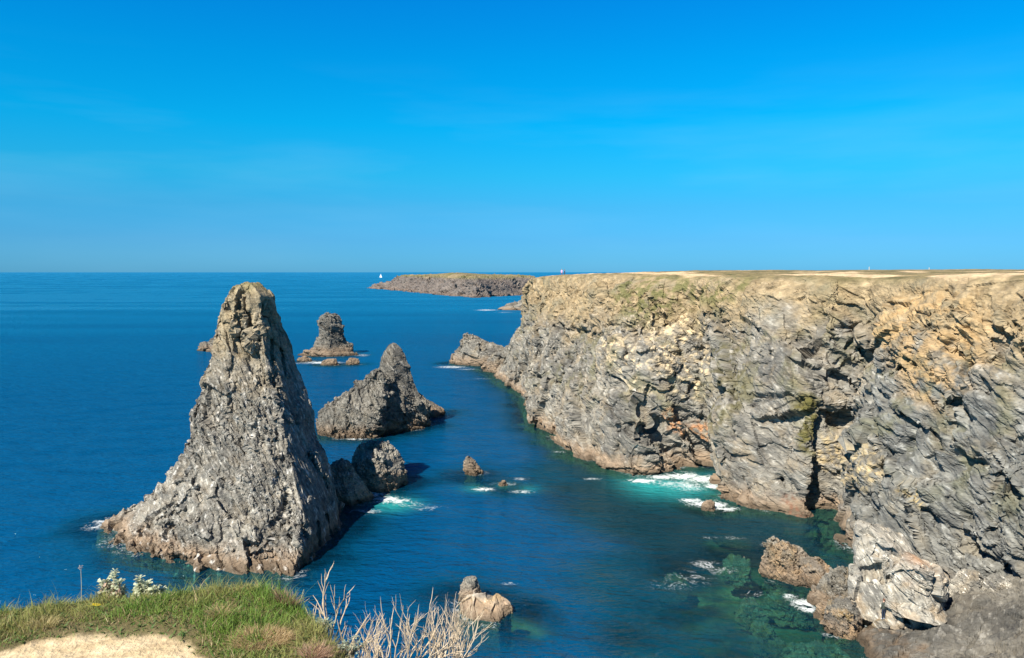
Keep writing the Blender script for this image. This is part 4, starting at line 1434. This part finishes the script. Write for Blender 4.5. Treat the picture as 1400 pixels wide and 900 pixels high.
# small yellow flower
b = at_z(131, 840, GZ)
b = np.array([b[0], b[1], float(ground_z(b[0:1], b[1:2])[0]) + .03])
root = empty('yellow_flower', b, 'small yellow flower low in the grass near the silver plants', 'flower')
st, hd = collect(), collect()
V, F = tube([(0, 0, -.04), (0, 0, 0.02)], [.0015, .0012])
add(st, V, F, (.12, .18, .05))
for k in range(46):
    V, F = lobed_leaf(.007, .0035, rng)
    add(hd, orient(V, k * .9, rng.uniform(.0, 1.0), 0) + np.array([rng.normal(0, .012), rng.normal(0, .005), .022 + rng.uniform(0, .006)]), F, (.72, .55, .02))
emit(st, 'stem', M_STEM, root)
emit(hd, 'petals', M_LEAF, root)

# ---- dead branching shrubs
def branch(cg, p, d, L_, r0, depth, r_, spread, up):
    n = 4
    pts = [p]
    q = p.copy()
    dd = d.copy()
    for k in range(n):
        dd = dd + r_.normal(0, .13, 3) + np.array([0, 0, up])
        dd /= np.linalg.norm(dd)
        q = q + dd * L_ / n
        pts.append(q.copy())
    rad_ = [r0 * (1 - .35 * k / n) for k in range(n + 1)]
    if depth == 0:
        rad_[-1] = r0 * .25
    V, F = tube(pts, rad_, 6)
    c = np.array([.50, .40, .28]) * r_.uniform(.55, 1.25)
    add(cg, V, F, c)
    if depth > 0:
        m = r_.integers(2, 4)
        for j in range(m):
            k = n if j == 0 else r_.integers(2, n + 1)
            nd = dd + r_.normal(0, spread, 3) * np.array([1, .7, .6])
            nd /= np.linalg.norm(nd)
            branch(cg, pts[k], nd, L_ * r_.uniform(.55, .85), r0 * .66, depth - 1, r_, spread, up)
def dead_shrub(stems, label, seed, name='dead_shrub'):
    r_ = np.random.default_rng(seed)
    b0 = at_y(np.mean([s[0] for s in stems]), 950, 3.25)
    cg = collect()
    for (pb, px, pt, D, r0, dep) in stems:
        p = at_y(pb, 935, D)
        t_ = at_y(px, pt, D + .05)
        d = t_ - p
        L_ = np.linalg.norm(d)
        tot = sum(.7 ** k for k in range(dep + 1))
        branch(cg, p - b0, d / L_, L_ / tot * 1.02, r0, dep, r_, .30, .07)
    V = np.concatenate(cg['V'])
    o = emit(cg, name, M_STEM, None, label=label, cat='shrub', group='dead shrubs below the bank', loc=b0)
stems = []
r_ = np.random.default_rng(77)
for k in range(56):
    pb = r_.uniform(470, 622)
    f = (pb - 470) / 152
    tip = np.interp(f, [0, .3, .55, .8, 1], [872, 838, 800, 824, 836]) + 78 * r_.random() ** 1.3 - 6
    stems.append((pb, pb + r_.uniform(-15, 48) * (.3 + f), tip, r_.uniform(3.1, 3.5), r_.uniform(.0022, .0042), int(r_.choice([2, 2, 3, 3, 4]))))
dead_shrub(stems, 'wide leafless shrub of many pale tangled twigs below the bank', 21)
stems = [(r_.uniform(600, 625), x, y, r_.uniform(3.1, 3.4), .004, 2) for x, y in [(615, 850), (628, 845), (640, 862), (655, 875), (605, 835), (650, 868)]]
dead_shrub(stems, 'thin outer twigs of a dry shrub, nearest the flat topped rock', 23)
stems = [(440, 480, 794, 3.5, .0065, 3), (445, 500, 802, 3.45, .006, 2), (436, 462, 808, 3.55, .006, 2), (452, 496, 846, 3.4, .005, 1), (440, 452, 830, 3.5, .005, 2)]
dead_shrub(stems, 'separate forked dead branches standing left of the wide pale shrub', 25)
stems = [(405, 412, 798, 3.66, .0042, 2), (408, 424, 808, 3.64, .0036, 2), (400, 418, 822, 3.62, .0036, 1)]
dead_shrub(stems, 'short brown dead stalks at the edge of the grass, leftmost of the bare twigs', 27)
# grey-leaved low bushes at the foot of the twigs
def grey_bush(px, py, D, w_, label, seed, n=160, c0=(.30, .36, .28)):
    r_ = np.random.default_rng(seed)
    b = at_y(px, py, D)
    root = empty('grey_bush', b, label, 'bush', 'grey bushes among the twigs')
    st, lf = collect(), collect()
    for k in range(9):
        t_ = np.array([r_.normal(0, w_ * .5), r_.normal(0, w_ * .4), r_.uniform(.3, 1) * w_])
        V, F = tube([(0, 0, -.12), t_ * .5 + r_.normal(0, .006, 3), t_], [.004, .003, .0015])
        add(st, V, F, (.28, .23, .17))
        for j in range(n // 9):
            f = r_.uniform(.3, 1.05)
            V, F = lobed_leaf(r_.uniform(.014, .024), .010, r_)
            add(lf, orient(V, r_.uniform(0, 6.28), r_.uniform(-.3, 1), r_.normal(0, .4)) + t_ * f + r_.normal(0, .008, 3), F, np.array(c0) * r_.uniform(.6, 1.3))
    emit(st, 'stem', M_STEM, root)
    emit(lf, 'foliage', M_LEAF, root)
grey_bush(447, 862, 3.5, .055, 'small grey green bush beside the forked dead branches', 4)
grey_bush(478, 896, 3.3, .07, 'pale grey green bush at the bottom left of the wide dead shrub', 6, 240)
grey_bush(457, 905, 3.3, .06, 'dark green bush against the bank below the forked branches', 9, 200, (.06, .075, .05))

# ------------------------------------------------------------------ people
def skin_body(joints, edges, name, mat, colors, root, parent=None):
    me = bpy.data.meshes.new(name)
    me.from_pydata([j[0] for j in joints], edges, [])
    o = bpy.data.objects.new(name, me)
    S.collection.objects.link(o)
    o.modifiers.new('skin', 'SKIN')
    sv = me.skin_vertices[0].data
    for i_, j in enumerate(joints):
        r0 = j[1] if isinstance(j[1], tuple) else (j[1], j[1])
        sv[i_].radius = r0
        sv[i_].use_root = i_ == 0
    sub = o.modifiers.new('sub', 'SUBSURF')
    sub.levels = sub.render_levels = 2
    dg = bpy.context.evaluated_depsgraph_get()
    m2 = bpy.data.meshes.new_from_object(o.evaluated_get(dg))
    bpy.data.objects.remove(o)
    n = len(m2.vertices)
    co = np.zeros(n * 3, np.float32)
    m2.vertices.foreach_get('co', co)
    co = co.reshape(-1, 3)
    c = np.ones((n, 4), np.float32)
    c[:, :3] = colors(co)
    a = m2.attributes.new('Col', 'FLOAT_COLOR', 'POINT')
    a.data.foreach_set('color', c.ravel())
    m2.materials.clear()
    m2.materials.append(mat)
    m2.polygons.foreach_set('use_smooth', np.ones(len(m2.polygons), bool))
    return link(name, m2, parent)
M_PERSON = leaf_material('cloth_and_skin', .8, .0)
def person(loc, rz, jacket, trousers, shoes, hair, label):
    root = empty('person', loc, label, 'person')
    root.rotation_euler = (0, 0, rz)
    J = [((0, 0, .95), (.15, .11)), ((0, 0, 1.15), (.15, .11)), ((0, .0, 1.36), (.17, .11)), ((0, 0, 1.48), (.07, .065)), ((0, -.01, 1.58), (.075, .085)), ((0, -.01, 1.70), (.08, .09)),
         ((.18, 0, 1.40), .062), ((.25, .02, 1.14), .05), ((.24, -.08, .90), .04), ((.235, -.12, .82), .035),
         ((-.18, 0, 1.40), .062), ((-.25, .02, 1.14), .05), ((-.24, -.07, .90), .04), ((-.235, -.11, .82), .035),
         ((.09, 0, .86), .092), ((.10, -.03, .48), .068), ((.11, .01, .09), .046), ((.12, -.14, .045), .04),
         ((-.09, 0, .86), .092), ((-.10, -.01, .48), .068), ((-.11, .03, .09), .046), ((-.12, -.12, .045), .04)]
    E = [(0, 1), (1, 2), (2, 3), (3, 4), (4, 5), (2, 6), (6, 7), (7, 8), (8, 9), (2, 10), (10, 11), (11, 12), (12, 13), (0, 14), (14, 15), (15, 16), (16, 17), (0, 18), (18, 19), (19, 20), (20, 21)]
    def cols(co):
        z = co[:, 2]
        c = np.tile(np.array(trousers, np.float32), (len(co), 1))
        c[z > .93] = jacket
        arm = (np.abs(co[:, 0]) > .19) & (z > .88)
        c[arm] = jacket
        c[z > 1.50] = (.48, .30, .22)
        c[(np.abs(co[:, 0]) > .2) & (z < .88) & (z > .7)] = (.48, .30, .22)
        c[z < .11] = shoes
        return c
    skin_body(J, E, 'body', M_PERSON, cols, None, root)
    cg = collect()
    U, F = ICO[4]
    m = U.copy()
    Vh = m * np.array([.088, .10, .105]) + np.array([0, .012, 1.69])
    k = Vh[:, 1] < -.035
    Vh[k & (Vh[:, 2] < 1.72), 1] = -.03
    Vh[:, 2] = np.maximum(Vh[:, 2], 1.60)
    add(cg, Vh, F, hair)
    emit(cg, 'hair', M_PERSON, root)
    return root
# someone standing on the great boulder
def surface_near(grid, px, py):
    V = grid.reshape(-1, 3)
    X, Y = proj(V)
    d = (X - px) ** 2 + (Y - py) ** 2
    c = np.where(d < 9)[0]
    if not len(c):
        c = np.argsort(d)[:4]
    k = c[np.argmin(np.linalg.norm(V[c] - np.array([0, 0, EYE]), axis=1))]
    return V[k]
pb = surface_near(gb, 1204, 847)
b_ = boulder((pb[0], pb[1] - .1, pb[2] - .55), (.75, .75, .55), 88, 5, 10, .05)
rock('small flat ledge stone under the standing person on the great boulder', 'rock', [b_], dict(seed=88.0, tide=-9, warm=.4, pale=.4), 'ledge_stone', M_BOULDER)
person((pb[0], pb[1] - .25, b_[0][:, 2].max() - .03), R(200), (.055, .065, .055), (.02, .028, .05), (.5, .55, .65), (.12, .05, .03), 'person in a dark green jacket and navy trousers standing on the great boulder')
def on_cliff(px, D, dz=0.0):
    p = at_y(px, 376, D)
    V = CLIFF_P.reshape(-1, 3)
    k = np.argmin((V[:, 0] - p[0]) ** 2 + (V[:, 1] - p[1]) ** 2 + np.where(V[:, 2] < 26, 1e6, 0))
    return (p[0], p[1], V[k, 2] + dz)
person(on_cliff(768, 186), R(150), (.45, .28, .45), (.10, .10, .16), (.5, .5, .5), (.35, .22, .10), 'tiny person in a lilac top standing on the far cliff edge')
person(on_cliff(772, 187), R(100), (.03, .03, .04), (.03, .03, .04), (.3, .3, .3), (.05, .03, .02), 'tiny person in black standing on the far cliff edge')

# ------------------------------------------------------------------ fence posts on the plateau
M_POST = plain_material('weathered_post', (.50, .44, .34), .85, .2, 20)
def post(p, hgt, label):
    import bmesh
    bm = bmesh.new()
    bmesh.ops.create_cone(bm, segments=10, radius1=.06, radius2=.05, depth=hgt, cap_ends=True)
    bmesh.ops.translate(bm, verts=bm.verts, vec=(0, 0, hgt / 2 - .15))
    me = bpy.data.meshes.new('fence_post')
    bm.to_mesh(me)
    bm.free()
    me.materials.append(M_POST)
    link('fence_post', me, None, label, 'post', 'posts on the plateau', loc=p)
post(on_cliff(1188, 150), .85, 'small pale post on the cliff plateau, left of the two')
post(on_cliff(1270, 160), .85, 'small pale post on the cliff plateau, right of the two')

# ------------------------------------------------------------------ sailing boat near the horizon
p = at_z(520.5, 380.0, 0)
M_SAIL = plain_material('white_sail', (.85, .85, .82), .6, .03, .3)
M_HULL = plain_material('boat_hull', (.70, .70, .68), .4, .05, .3)
root = empty('sailing_boat', (p[0], p[1], 0), 'tiny white sailing boat near the horizon left of the island', 'boat')
k = p[1] / FPX * 5.6 / 16.0
root.scale = (k, k, k)
st = np.linspace(-1, 1, 13)
hv = []
for s_ in st:
    wv = 1.5 * (1 - abs(s_) ** 2.4) + .05
    for a_ in np.linspace(-math.pi / 2, math.pi / 2, 9):
        hv.append((s_ * 5.2, wv * math.sin(a_), 1.1 - 1.4 * math.cos(a_) * (1 - .6 * abs(s_) ** 2)))
F = grid_faces(9, 13)
hull = link('hull', new_mesh('hull', np.array(hv), [F, np.array([[i_ * 9, (i_ + 1) * 9, (i_ + 1) * 9 + 8, i_ * 9 + 8] for i_ in range(12)])], M_HULL), root)
V, F = tube([(0.6, 0, .8), (.6, 0, 8), (.6, 0, 16)], [.11, .1, .06], 8)
link('mast', new_mesh('mast', V, F, M_HULL), root)
def sail(a, b, c, name):
    a, b, c = map(np.array, (a, b, c))
    g = []
    nn = 10
    for i_ in range(nn + 1):
        for j_ in range(nn + 1):
            u, v = i_ / nn, j_ / nn
            q = a * (1 - u) + (b * (1 - v) + c * v) * u
            g.append(q + np.array([0, .9 * math.sin(math.pi * v) * u * (1 - .4 * u), 0]))
    link(name, new_mesh(name, np.array(g), grid_faces(nn + 1, nn + 1), M_SAIL, None, None, True), root)
sail((.5, 0, 15.6), (.5, 0, 2.0), (-4.8, .3, 2.2), 'mainsail')
sail((.8, 0, 14.0), (5.0, 0, 1.4), (.9, .6, 1.8), 'jib')
